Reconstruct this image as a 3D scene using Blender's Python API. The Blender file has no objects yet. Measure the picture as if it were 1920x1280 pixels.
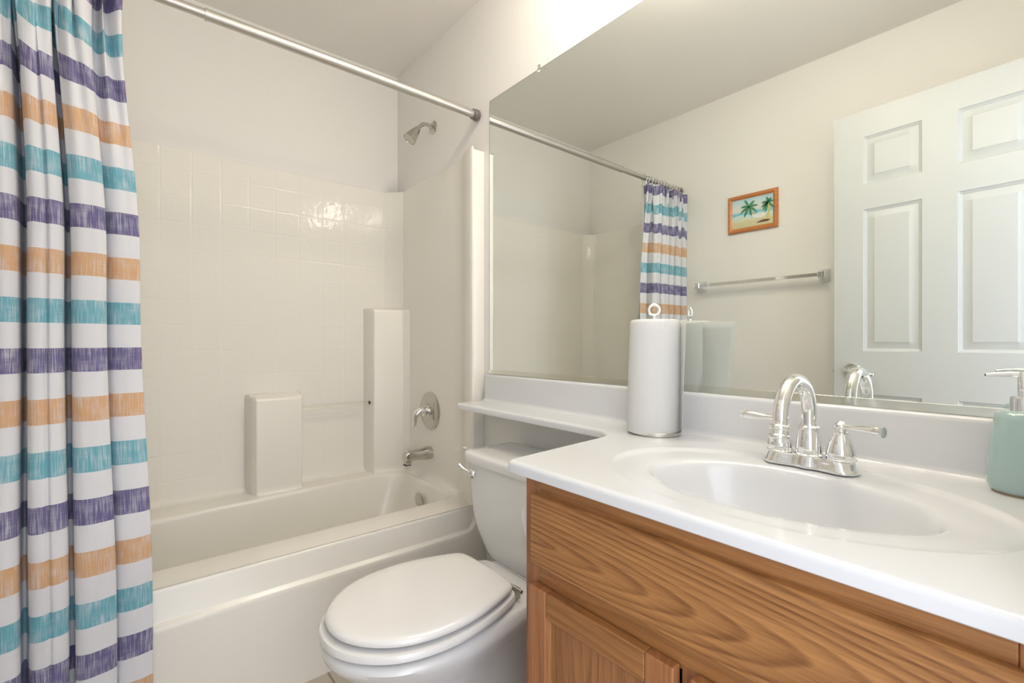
import bpy, bmesh, math, random
from mathutils import Vector, Matrix, noise
random.seed(7)
PI = math.pi
scene = bpy.context.scene
COL = scene.collection

# ------------------------------------------------------------------ camera
YAW = 0.6908
cam_d = bpy.data.cameras.new('camera')
cam = bpy.data.objects.new('camera', cam_d); COL.objects.link(cam)
cam.location = (2.309, -1.124, 1.0494)
fwd = Vector((-math.cos(YAW), math.sin(YAW), 0))
cam.rotation_euler = fwd.to_track_quat('-Z', 'Y').to_euler()
cam_d.sensor_fit = 'HORIZONTAL'; cam_d.sensor_width = 36.0
cam_d.lens = 885.0 / 1920.0 * 36.0
cam_d.clip_start = 0.02
scene.camera = cam

# ------------------------------------------------------------------ world, lights, exposure
w = bpy.data.worlds.new('World'); scene.world = w; w.use_nodes = True
bg = w.node_tree.nodes['Background']
bg.inputs[0].default_value = (0.86, 0.905, 1.0, 1); bg.inputs[1].default_value = 2.6
scene.view_settings.view_transform = 'Standard'
scene.view_settings.look = 'None'
scene.view_settings.exposure = 0.25
scene.view_settings.gamma = 1.0
scene.view_settings.use_curve_mapping = False
FILL_DOME = 33.0                        # emission of the fill dome added on the ceiling, out of view
BULB = 24.0                       # emission of the vanity globes
la = bpy.data.lights.new('hall_light', 'AREA')
la.shape = 'RECTANGLE'; la.size = 1.2; la.size_y = 2.0; la.energy = 7; la.color = (0.88, 0.92, 1.0)
lo = bpy.data.objects.new('hall_light', la); COL.objects.link(lo)
lo.location = (3.35, -1.65, 1.35)
lo.rotation_euler = (Vector((-1, 0.42, 0.0))).to_track_quat('-Z', 'Y').to_euler()

# ------------------------------------------------------------------ materials
def newmat(name):
    m = bpy.data.materials.new(name); m.use_nodes = True
    nt = m.node_tree; b = nt.nodes['Principled BSDF']
    return m, nt, b
def simple(name, col, rough=0.5, metal=0.0, coat=0.0, spec=0.5):
    m, nt, b = newmat(name)
    b.inputs['Base Color'].default_value = (*col, 1)
    b.inputs['Roughness'].default_value = rough
    b.inputs['Metallic'].default_value = metal
    b.inputs['Coat Weight'].default_value = coat
    b.inputs['Specular IOR Level'].default_value = spec
    return m
def N(nt, t, **kw):
    n = nt.nodes.new(t)
    for k, v in kw.items(): setattr(n, k, v)
    return n
def noisy(name, col, rough, scale, strength, dist=0.001, mapscale=(1,1,1), detail=3, coat=0.0, colvar=0.0, spec=0.5):
    m = simple(name, col, rough, coat=coat, spec=spec); nt = m.node_tree; b = nt.nodes['Principled BSDF']
    tc = N(nt, 'ShaderNodeTexCoord'); mp = N(nt, 'ShaderNodeMapping'); mp.inputs['Scale'].default_value = mapscale
    nt.links.new(tc.outputs['Object'], mp.inputs['Vector'])
    nz = N(nt, 'ShaderNodeTexNoise'); nz.inputs['Scale'].default_value = scale; nz.inputs['Detail'].default_value = detail
    nt.links.new(mp.outputs[0], nz.inputs['Vector'])
    bp = N(nt, 'ShaderNodeBump'); bp.inputs['Strength'].default_value = strength; bp.inputs['Distance'].default_value = dist
    nt.links.new(nz.outputs['Fac'], bp.inputs['Height']); nt.links.new(bp.outputs[0], b.inputs['Normal'])
    if colvar:
        mx = N(nt, 'ShaderNodeMix', data_type='RGBA'); mx.inputs['A'].default_value = (*col, 1)
        mx.inputs['B'].default_value = (*[c * (1 - colvar) for c in col], 1)
        nt.links.new(nz.outputs['Fac'], mx.inputs['Factor']); nt.links.new(mx.outputs['Result'], b.inputs['Base Color'])
    return m
M = {}
M['paint'] = noisy('wall_paint', (0.85, 0.83, 0.79), 0.55, 90, 0.25, 0.0012, detail=4)
M['ceil'] = noisy('ceiling_paint', (0.90, 0.865, 0.815), 0.7, 70, 0.3, 0.0015, detail=4)
M['trim'] = simple('trim_paint', (0.82, 0.82, 0.80), 0.3)
M['door'] = noisy('door_paint', (0.61, 0.625, 0.62), 0.38, 60, 0.25, 0.0006, mapscale=(6, 6, 0.35), detail=5)
M['chrome'] = simple('chrome', (0.86, 0.86, 0.86), 0.06, 1.0)
M['nickel'] = simple('brushed_nickel', (0.60, 0.575, 0.54), 0.38, 1.0)
M['shower_metal'] = simple('shower_nickel', (0.56, 0.54, 0.50), 0.14, 1.0)
M['dark_plastic'] = simple('grey_plastic', (0.16, 0.135, 0.13), 0.3)
M['china'] = simple('vitreous_china', (0.80, 0.80, 0.795), 0.08, coat=0.5)
M['seat'] = simple('seat_enamel', (0.83, 0.82, 0.805), 0.14, coat=0.3)
M['marble'] = simple('cultured_marble', (0.72, 0.73, 0.75), 0.17, coat=0.25)
M['fiberglass'] = simple('fiberglass', (0.865, 0.835, 0.765), 0.22)
M['mirror'] = simple('mirror_glass', (0.86, 0.895, 0.865), 0.0, 1.0)
M['edge'] = simple('mirror_edge', (0.10, 0.10, 0.08), 0.3)
M['channel'] = simple('aluminium_channel', (0.76, 0.78, 0.72), 0.12, 1.0)
M['black'] = simple('black', (0.01, 0.01, 0.01), 0.5)
M['brass'] = simple('brass', (0.55, 0.36, 0.12), 0.25, 1.0)
M['water_dark'] = simple('dark_opening', (0.05, 0.035, 0.03), 0.4)
M['liner'] = simple('liner_vinyl', (0.83, 0.83, 0.80), 0.4)
M['ceramic_blue'] = simple('aqua_glaze', (0.40, 0.54, 0.53), 0.16, coat=0.6)
M['cork'] = simple('unglazed_foot', (0.45, 0.30, 0.18), 0.8)
M['paper'] = noisy('paper_towel', (0.80, 0.80, 0.79), 0.9, 150, 0.5, 0.0015, mapscale=(1, 1, 0.6), detail=2, spec=0.1)
def translucent(m, f):
    nt = m.node_tree; b = nt.nodes['Principled BSDF']; tr = N(nt, 'ShaderNodeBsdfTranslucent'); tr.inputs['Color'].default_value = b.inputs['Base Color'].default_value
    ms = N(nt, 'ShaderNodeMixShader'); ms.inputs[0].default_value = f
    nt.links.new(b.outputs[0], ms.inputs[1]); nt.links.new(tr.outputs[0], ms.inputs[2]); nt.links.new(ms.outputs[0], nt.nodes['Material Output'].inputs['Surface'])
M['sheet'] = noisy('single_paper_sheet', (0.88, 0.88, 0.87), 0.9, 150, 0.5, 0.0015, mapscale=(1, 1, 0.6), detail=2, spec=0.1)
translucent(M['sheet'], 0.55); translucent(M['paper'], 0.12)
M['tp'] = simple('tissue', (0.85, 0.85, 0.83), 0.9, spec=0.1)
M['subfloor'] = simple('hall_carpet', (0.35, 0.31, 0.27), 0.9)
# clear plastic
m, nt, b = newmat('clear_acrylic')
b.inputs['Base Color'].default_value = (0.97, 0.96, 0.92, 1); b.inputs['Roughness'].default_value = 0.03
b.inputs['Transmission Weight'].default_value = 1.0; b.inputs['IOR'].default_value = 1.35; M['acrylic'] = m
# globes
m, nt, b = newmat('lit_globe')
b.inputs['Base Color'].default_value = (1, 1, 1, 1)
b.inputs['Emission Color'].default_value = (1.0, 0.89, 0.74, 1); b.inputs['Emission Strength'].default_value = BULB
M['globe'] = m
m, nt, b = newmat('fill_dome_glow')  # glow of the added fill dome, no seen fixture
b.inputs['Base Color'].default_value = (1, 1, 1, 1)
b.inputs['Emission Color'].default_value = (1.0, 0.93, 0.80, 1); b.inputs['Emission Strength'].default_value = FILL_DOME
M['opal'] = m
# moulded tile surround, grooves from UV (metres along the wall, metres up)
def tilemat(name, strength):
    m = simple(name, (0.87, 0.84, 0.77), 0.055, coat=0.0, spec=0.16); nt = m.node_tree; b = nt.nodes['Principled BSDF']
    uv = N(nt, 'ShaderNodeUVMap'); sp = N(nt, 'ShaderNodeSeparateXYZ'); nt.links.new(uv.outputs[0], sp.inputs[0])
    def mth(op, a, bb=None, c=None, clamp=False):
        n = N(nt, 'ShaderNodeMath', operation=op, use_clamp=clamp)
        for i, v in enumerate((a, bb, c)):
            if v is None: continue
            if isinstance(v, (int, float)): n.inputs[i].default_value = v
            else: nt.links.new(v, n.inputs[i])
        return n.outputs[0]
    P = 0.1035
    def groove(o):
        fr = mth('FRACT', mth('DIVIDE', o, P)); d = mth('MULTIPLY', mth('MINIMUM', fr, mth('SUBTRACT', 1.0, fr)), P)
        n = N(nt, 'ShaderNodeMapRange', interpolation_type='SMOOTHSTEP')
        n.inputs['From Min'].default_value = 0.0005; n.inputs['From Max'].default_value = 0.0055
        nt.links.new(d, n.inputs['Value']); return n.outputs[0]
    gx = groove(sp.outputs['X']); gy = groove(sp.outputs['Y'])
    h = mth('MULTIPLY', mth('MINIMUM', gx, gy), 1.0)
    nz = N(nt, 'ShaderNodeTexNoise'); nz.inputs['Scale'].default_value = 40; nz.inputs['Detail'].default_value = 1.0
    nt.links.new(uv.outputs[0], nz.inputs['Vector'])
    h2 = mth('ADD', h, mth('MULTIPLY', nz.outputs['Fac'], 1.3))
    bp = N(nt, 'ShaderNodeBump'); bp.inputs['Strength'].default_value = strength; bp.inputs['Distance'].default_value = 0.0008
    nt.links.new(h2, bp.inputs['Height']); nt.links.new(bp.outputs[0], b.inputs['Normal']); nt.links.new(bp.outputs[0], b.inputs['Coat Normal'])
    return m
M['tile'] = tilemat('moulded_tile_fiberglass', 0.55); M['tile_end'] = tilemat('faint_tile_fiberglass', 0.08)
# oak: grain along x ('x') or z ('z'); cathedral centre given in object space
def oak(name, along='x', cath=None, base=(0.33, 0.15, 0.050), dark=(0.17, 0.062, 0.018), fine=1.0):
    m = simple(name, base, 0.36, coat=0.12); nt = m.node_tree; b = nt.nodes['Principled BSDF']; L = nt.links
    tc = N(nt, 'ShaderNodeTexCoord')
    # large distortion
    mp = N(nt, 'ShaderNodeMapping'); mp.inputs['Scale'].default_value = (0.9, 3, 6) if along == 'x' else (6, 3, 0.9)
    L.new(tc.outputs['Object'], mp.inputs['Vector'])
    nz = N(nt, 'ShaderNodeTexNoise'); nz.inputs['Scale'].default_value = 1.7; nz.inputs['Detail'].default_value = 2.5; nz.inputs['Roughness'].default_value = 0.45
    L.new(mp.outputs[0], nz.inputs['Vector'])
    sp = N(nt, 'ShaderNodeSeparateXYZ'); L.new(tc.outputs['Object'], sp.inputs[0])
    def mth(op, a, bb=None, c=None):
        n = N(nt, 'ShaderNodeMath', operation=op)
        for i, v in enumerate((a, bb, c)):
            if v is None: continue
            if isinstance(v, (int, float)): n.inputs[i].default_value = v
            else: L.new(v, n.inputs[i])
        return n.outputs[0]
    lon, lat = (sp.outputs['X'], sp.outputs['Z']) if along == 'x' else (sp.outputs['Z'], sp.outputs['X'])
    if cath:
        x0, z0, kx, kz = cath
        a = mth('MULTIPLY', mth('SUBTRACT', lon, x0), kx); c = mth('MULTIPLY', mth('SUBTRACT', lat, z0), kz)
        r = mth('SQRT', mth('ADD', mth('MULTIPLY', a, a), mth('MULTIPLY', c, c)))
    else:
        r = mth('ADD', mth('MULTIPLY', lat, 55.0), mth('MULTIPLY', sp.outputs['Y'], 30.0))
    ph = mth('ADD', r, mth('MULTIPLY', nz.outputs['Fac'], 4.5 if cath else 7.0))
    fr = mth('FRACT', ph)
    ring = N(nt, 'ShaderNodeValToRGB'); ring.color_ramp.interpolation = 'B_SPLINE'
    el = ring.color_ramp.elements; el[0].position = 0.0; el[0].color = (0.05, 0.05, 0.05, 1)
    el[1].position = 1.0; el[1].color = (0.05, 0.05, 0.05, 1)
    e = el.new(0.55); e.color = (0.35, 0.35, 0.35, 1); e = el.new(0.85); e.color = (1, 1, 1, 1)
    L.new(fr, ring.inputs[0])
    # pores
    mp2 = N(nt, 'ShaderNodeMapping'); mp2.inputs['Scale'].default_value = (14, 300, 420) if along == 'x' else (420, 300, 14)
    L.new(tc.outputs['Object'], mp2.inputs['Vector'])
    nz2 = N(nt, 'ShaderNodeTexNoise'); nz2.inputs['Scale'].default_value = 1.0; nz2.inputs['Detail'].default_value = 3
    L.new(mp2.outputs[0], nz2.inputs['Vector'])
    mp3 = N(nt, 'ShaderNodeMapping'); mp3.inputs['Scale'].default_value = (1.5, 8, 26) if along == 'x' else (26, 8, 1.5)
    L.new(tc.outputs['Object'], mp3.inputs['Vector'])
    nz3 = N(nt, 'ShaderNodeTexNoise'); nz3.inputs['Scale'].default_value = 1.3; nz3.inputs['Detail'].default_value = 2
    L.new(mp3.outputs[0], nz3.inputs['Vector'])
    pr = N(nt, 'ShaderNodeMapRange'); pr.inputs['From Min'].default_value = 0.36; pr.inputs['From Max'].default_value = 0.66
    L.new(nz2.outputs['Fac'], pr.inputs['Value'])
    f = mth('ADD', mth('MULTIPLY', ring.outputs[0], 0.78 if cath else 0.5), mth('MULTIPLY', pr.outputs[0], 0.34 * fine))
    f = mth('ADD', f, mth('MULTIPLY', mth('SUBTRACT', nz3.outputs['Fac'], 0.5), 0.9))
    mx = N(nt, 'ShaderNodeMix', data_type='RGBA'); mx.clamp_factor = True
    mx.inputs['A'].default_value = (*[min(1, c * 1.22) for c in base], 1); mx.inputs['B'].default_value = (*dark, 1)
    L.new(f, mx.inputs['Factor']); L.new(mx.outputs['Result'], b.inputs['Base Color'])
    bp = N(nt, 'ShaderNodeBump'); bp.inputs['Strength'].default_value = 0.15; bp.inputs['Distance'].default_value = 0.0004
    L.new(pr.outputs[0], bp.inputs['Height']); bp.invert = True; L.new(bp.outputs[0], b.inputs['Normal'])
    return m
M['oak_h'] = oak('oak_rail', 'x')
M['oak_v'] = oak('oak_stile', 'z', base=(0.34, 0.145, 0.055), dark=(0.20, 0.070, 0.025))
M['oak_panel'] = oak('oak_panel', 'z', base=(0.32, 0.145, 0.055))
M['oak_drawer'] = oak('oak_false_drawer', 'x', cath=(-0.385, 0.694, 13.0, 125.0), base=(0.38, 0.178, 0.058), dark=(0.17, 0.062, 0.018))
M['oak_frame'] = oak('picture_frame_wood', 'x', base=(0.50, 0.19, 0.06), dark=(0.36, 0.11, 0.03), fine=0.5)
# curtain cloth: UV = (metres across the cloth, metres up)
def clothmat():
    m, nt, b = newmat('striped_cotton'); L = nt.links
    b.inputs['Roughness'].default_value = 0.85; b.inputs['Specular IOR Level'].default_value = 0.15
    b.inputs['Sheen Weight'].default_value = 0.15
    uv = N(nt, 'ShaderNodeUVMap'); sp = N(nt, 'ShaderNodeSeparateXYZ'); L.new(uv.outputs[0], sp.inputs[0])
    def mth(op, a, bb=None):
        n = N(nt, 'ShaderNodeMath', operation=op)
        for i, v in enumerate((a, bb)):
            if v is None: continue
            if isinstance(v, (int, float)): n.inputs[i].default_value = v
            else: L.new(v, n.inputs[i])
        return n.outputs[0]
    P = 0.1136; TOP = 1.943
    t = mth('DIVIDE', mth('SUBTRACT', TOP, sp.outputs['Y']), P)     # 0 at the top hem, stripes every 1
    # ragged edge: tiny noise
    idx = mth('FLOOR', t); fr = mth('FRACT', t)
    stripe = mth('LESS_THAN', fr, 0.49)
    k = mth('MODULO', mth('ADD', idx, 2.0), 3.0)                    # idx1->0 teal, idx2->1 purple, idx3->2 orange
    first = mth('LESS_THAN', idx, 0.5)
    teal, purp, oran = (0.18, 0.475, 0.57), (0.165, 0.145, 0.31), (0.72, 0.45, 0.245)
    def mix(fac, a, bcol):
        n = N(nt, 'ShaderNodeMix', data_type='RGBA')
        for s, v in (('A', a), ('B', bcol)):
            if isinstance(v, tuple): n.inputs[s].default_value = (*v, 1)
            else: L.new(v, n.inputs[s])
        if isinstance(fac, float): n.inputs['Factor'].default_value = fac
        else: L.new(fac, n.inputs['Factor'])
        return n.outputs['Result']
    isp = mth('COMPARE', k, 1.0); isp.node.inputs[2].default_value = 0.1
    iso = mth('COMPARE', k, 2.0); iso.node.inputs[2].default_value = 0.1
    c = mix(isp, teal, purp); c = mix(iso, c, oran); c = mix(first, c, purp)
    # slub streaks (white showing through), vertical and fine horizontal
    mp = N(nt, 'ShaderNodeMapping'); mp.inputs['Scale'].default_value = (420, 16, 1); L.new(uv.outputs[0], mp.inputs['Vector'])
    n1 = N(nt, 'ShaderNodeTexNoise'); n1.inputs['Scale'].default_value = 1; n1.inputs['Detail'].default_value = 2; L.new(mp.outputs[0], n1.inputs['Vector'])
    mp2 = N(nt, 'ShaderNodeMapping'); mp2.inputs['Scale'].default_value = (30, 700, 1); L.new(uv.outputs[0], mp2.inputs['Vector'])
    n2 = N(nt, 'ShaderNodeTexNoise'); n2.inputs['Scale'].default_value = 1; n2.inputs['Detail'].default_value = 2; L.new(mp2.outputs[0], n2.inputs['Vector'])
    n3 = N(nt, 'ShaderNodeTexNoise'); n3.inputs['Scale'].default_value = 30; n3.inputs['Detail'].default_value = 1; L.new(uv.outputs[0], n3.inputs['Vector'])
    s = mth('ADD', mth('MULTIPLY', n1.outputs['Fac'], 0.75), mth('ADD', mth('MULTIPLY', n2.outputs['Fac'], 0.25), mth('MULTIPLY', n3.outputs['Fac'], 0.35)))
    mr = N(nt, 'ShaderNodeMapRange'); mr.inputs['From Min'].default_value = 0.62; mr.inputs['From Max'].default_value = 0.92; mr.inputs['To Min'].default_value = 0.02; mr.inputs['To Max'].default_value = 0.75
    L.new(s, mr.inputs['Value'])
    white = (0.80, 0.80, 0.84)
    c = mix(mr.outputs[0], c, white)
    mr2 = N(nt, 'ShaderNodeMapRange'); mr2.inputs['From Min'].default_value = 0.35; mr2.inputs['From Max'].default_value = 0.65
    L.new(n2.outputs['Fac'], mr2.inputs['Value'])
    wh = mix(mth('MULTIPLY', n1.outputs['Fac'], 0.35), (0.84, 0.84, 0.87), (0.70, 0.70, 0.74))
    c = mix(stripe, wh, c)
    L.new(c, b.inputs['Base Color'])
    bp = N(nt, 'ShaderNodeBump'); bp.inputs['Strength'].default_value = 0.25; bp.inputs['Distance'].default_value = 0.0005
    L.new(s, bp.inputs['Height']); L.new(bp.outputs[0], b.inputs['Normal'])
    tr = N(nt, 'ShaderNodeBsdfTranslucent'); L.new(c, tr.inputs['Color'])
    ms = N(nt, 'ShaderNodeMixShader'); ms.inputs[0].default_value = 0.22
    L.new(b.outputs[0], ms.inputs[1]); L.new(tr.outputs[0], ms.inputs[2])
    L.new(ms.outputs[0], nt.nodes['Material Output'].inputs['Surface'])
    return m
M['cloth'] = clothmat()
# floor: square ceramic tile
def floormat():
    m = simple('floor_tile', (0.5, 0.44, 0.37), 0.35); nt = m.node_tree; b = nt.nodes['Principled BSDF']
    tc = N(nt, 'ShaderNodeTexCoord'); br = N(nt, 'ShaderNodeTexBrick'); br.offset = 0.0
    br.inputs['Color1'].default_value = (0.56, 0.50, 0.44, 1); br.inputs['Color2'].default_value = (0.52, 0.465, 0.40, 1)
    br.inputs['Mortar'].default_value = (0.30, 0.25, 0.21, 1); br.inputs['Scale'].default_value = 1.0
    br.inputs['Brick Width'].default_value = 0.31; br.inputs['Row Height'].default_value = 0.31; br.inputs['Mortar Size'].default_value = 0.004
    nt.links.new(tc.outputs['Object'], br.inputs['Vector']); nt.links.new(br.outputs['Color'], b.inputs['Base Color'])
    return m
M['floor'] = floormat()

# ------------------------------------------------------------------ mesh helpers
def world_loc(o):
    v = Vector(o.location)
    while o.parent: o = o.parent; v += Vector(o.location)
    return v
def add(name, verts, faces, mat, parent=None, smooth=True, angle=35, bevel=0, segs=2, uvs=None, origin=None, sub=0):
    me = bpy.data.meshes.new(name)
    verts = [Vector(v) for v in verts]
    if parent is not None: off = world_loc(parent)
    elif origin is not None: off = Vector(origin)
    else:
        xs = [v.x for v in verts]; ys = [v.y for v in verts]; zs = [v.z for v in verts]
        off = Vector(((min(xs)+max(xs))/2, (min(ys)+max(ys))/2, min(zs)))
    me.from_pydata([v - off for v in verts], [], faces)
    me.validate()
    bm = bmesh.new(); bm.from_mesh(me); bmesh.ops.recalc_face_normals(bm, faces=bm.faces); bm.to_mesh(me); bm.free()
    if uvs:
        uvl = me.uv_layers.new(name='UVMap')
        for lp in me.loops: uvl.data[lp.index].uv = uvs[lp.vertex_index]
    if smooth:
        for p in me.polygons: p.use_smooth = True
        me.set_sharp_from_angle(angle=math.radians(angle))
    if isinstance(mat, (list, tuple)):
        for mm in mat: me.materials.append(mm)
    else: me.materials.append(mat)
    o = bpy.data.objects.new(name, me); COL.objects.link(o)
    if parent is not None: o.parent = parent
    else: o.location = off
    if bevel:
        md = o.modifiers.new('bevel', 'BEVEL'); md.width = bevel; md.segments = segs; md.limit_method = 'ANGLE'; md.angle_limit = math.radians(40)
        md.harden_normals = True
    if sub:
        md = o.modifiers.new('sub', 'SUBSURF'); md.levels = sub; md.render_levels = sub
    return o
def thing(name, loc, label, cat, group=None):
    o = bpy.data.objects.new(name, None); COL.objects.link(o); o.location = loc; o.empty_display_size = 0.05
    o['label'] = label; o['category'] = cat
    if group: o['group'] = group
    return o
def tag(o, label, cat, group=None):
    o['label'] = label; o['category'] = cat
    if group: o['group'] = group
    return o
def struct(o): o['kind'] = 'structure'; return o
class MB:
    """collects shapes for ONE mesh"""
    def __init__(s): s.v = []; s.f = []
    def put(s, v, f):
        k = len(s.v); s.v += [Vector(p) for p in v]; s.f += [[i + k for i in q] for q in f]; return s
    def box(s, x0, x1, y0, y1, z0, z1):
        v = [(x, y, z) for x in (x0, x1) for y in (y0, y1) for z in (z0, z1)]
        return s.put(v, [(0,1,3,2),(4,6,7,5),(0,4,5,1),(2,3,7,6),(0,2,6,4),(1,5,7,3)])
    def rings(s, R, close=True, cap0=True, cap1=True):
        n = len(R[0]); v = [p for r in R for p in r]; f = []
        for i in range(len(R)-1):
            for j in range(n if close else n-1):
                a = i*n+j; b = i*n+(j+1) % n; f.append((a, b, b+n, a+n))
        if cap0: f.append(list(range(n))[::-1])
        if cap1: f.append([(len(R)-1)*n+j for j in range(n)])
        return s.put(v, f)
    def lathe(s, prof, c=(0,0,0), ax='z', n=40, rot=None, cap0=True, cap1=True):
        R = []
        Mx = rot if rot is not None else {'z': Matrix.Identity(3), 'y': Matrix.Rotation(-PI/2, 3, 'X'), '-y': Matrix.Rotation(PI/2, 3, 'X'), 'x': Matrix.Rotation(PI/2, 3, 'Y')}[ax]
        for r, z in prof:
            R.append([Vector(c) + Mx @ Vector((r*math.cos(2*PI*k/n), r*math.sin(2*PI*k/n), z)) for k in range(n)])
        return s.rings(R, True, cap0, cap1)
    def tube(s, pts, rad, n=16, caps=True, flat=None):
        pts = [Vector(p) for p in pts]; R = []; up = None
        for i, p in enumerate(pts):
            t = (pts[min(i+1, len(pts)-1)] - pts[max(i-1, 0)]).normalized()
            if up is None:
                up = Vector((0,0,1)) if abs(t.z) < 0.9 else Vector((1,0,0))
            a = (up - up.dot(t)*t).normalized(); b = t.cross(a); up = a
            r = rad[i] if isinstance(rad, (list, tuple)) else rad
            fa, fb = (flat[i] if isinstance(flat, list) else flat) if flat else (1, 1)
            R.append([p + a*(r*fa*math.cos(2*PI*k/n)) + b*(r*fb*math.sin(2*PI*k/n)) for k in range(n)])
        return s.rings(R, True, caps, caps)
    def build(s, name, mat, parent=None, **kw): return add(name, s.v, s.f, mat, parent, **kw)
def box(name, x0, x1, y0, y1, z0, z1, mat, parent=None, bevel=0, **kw):
    return MB().box(x0, x1, y0, y1, z0, z1).build(name, mat, parent, bevel=bevel, smooth=bool(bevel), **kw)
def catmull(P, n=8):
    P = [Vector(p) for p in P]; out = []
    for i in range(len(P)-1):
        p0 = P[max(i-1, 0)]; p1 = P[i]; p2 = P[i+1]; p3 = P[min(i+2, len(P)-1)]
        for k in range(n):
            t = k/n
            out.append(0.5*((2*p1) + (p2-p0)*t + (2*p0-5*p1+4*p2-p3)*t*t + (3*p1-p0-3*p2+p3)*t**3))
    out.append(P[-1]); return out
def sm(a, b, x):
    t = max(0.0, min(1.0, (x-a)/(b-a))); return t*t*(3-2*t)
def inset(poly, d):
    """offset a closed 2D outline inwards (counter-clockwise outline)"""
    n = len(poly); out = []
    for i in range(n):
        a = Vector(poly[i-1]); b = Vector(poly[i]); c = Vector(poly[(i+1) % n])
        e1 = (b-a).normalized(); e2 = (c-b).normalized()
        n1 = Vector((-e1.y, e1.x)); n2 = Vector((-e2.y, e2.x)); m = (n1+n2)
        m = m.normalized(); out.append(b + m*d/max(0.3, m.dot(n1)))
    return out
def roundpoly(pts, n=8):
    """pts: (x, y, radius) corners -> outline"""
    out = []; K = len(pts)
    for i in range(K):
        a = Vector(pts[i-1][:2]); b = Vector(pts[i][:2]); c = Vector(pts[(i+1) % K][:2]); r = pts[i][2]
        if r <= 0: out.append(b); continue
        u = (a-b).normalized(); v = (c-b).normalized(); th = u.angle(v)
        d = r/math.tan(th/2); cen = b + (u+v).normalized()*(r/math.sin(th/2))
        p = b+u*d - cen; q = b+v*d - cen
        a0 = math.atan2(p.y, p.x); a1 = math.atan2(q.y, q.x); da = a1-a0
        while da > PI: da -= 2*PI
        while da < -PI: da += 2*PI
        for k in range(n+1):
            t = a0+da*k/n; out.append(cen + Vector((math.cos(t), math.sin(t)))*r)
    return out

# ------------------------------------------------------------------ room
H = 2.44; YF = -1.528; XR = 2.36
struct(box('floor', -0.12, XR+1.6, YF-0.12, 0.12, -0.1, 0.0, M['floor'], origin=(0, 0, 0)))
struct(box('ceiling', -0.12, XR+0.12, YF-0.12, 0.12, H, H+0.1, M['ceil'], origin=(0, 0, H)))
struct(box('wall_left', -0.12, 0.0, YF-0.12, 0.12, 0.0, H, M['paint'], origin=(0, 0, 0)))
struct(box('wall_back', 0.0, XR+0.12, 0.0, 0.12, 0.0, H, M['paint'], origin=(0, 0, 0)))
struct(box('wall_front', 0.0, XR+0.12, YF-0.12, YF, 0.0, H, M['paint'], origin=(0, YF, 0)))
# right wall with the doorway the camera looks in from
DY0, DY1, DH = -1.31, -0.60, 2.05
wr = MB().box(XR, XR+0.12, DY1, 0.0, 0, H).box(XR, XR+0.12, YF, DY0, 0, H).box(XR, XR+0.12, DY0, DY1, DH, H)
struct(wr.build('wall_right', M['paint'], smooth=False, origin=(XR, 0, 0)))
tr = MB().box(XR-0.0, XR+0.12, DY1-0.018, DY1, 0, DH).box(XR, XR+0.12, DY0, DY0+0.018, 0, DH).box(XR, XR+0.12, DY0+0.018, DY1-0.018, DH-0.018, DH)
struct(tr.build('trim_1', M['trim'], smooth=False))
tr2 = MB().box(XR-0.014, XR, DY1, DY1+0.045, 0, DH+0.05).box(XR-0.014, XR, DY0-0.055, DY0, 0, DH+0.05).box(XR-0.014, XR, DY0, DY1, DH, DH+0.05)
struct(tr2.build('trim_2', M['trim'], smooth=False))
struct(box('baseboard_front', 0.80, XR-0.016, YF, YF+0.012, 0, 0.083, M['trim'], bevel=0.004))
struct(box('baseboard_back', 0.80, 1.63, -0.012, 0.0, 0, 0.083, M['trim'], bevel=0.004))

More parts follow.
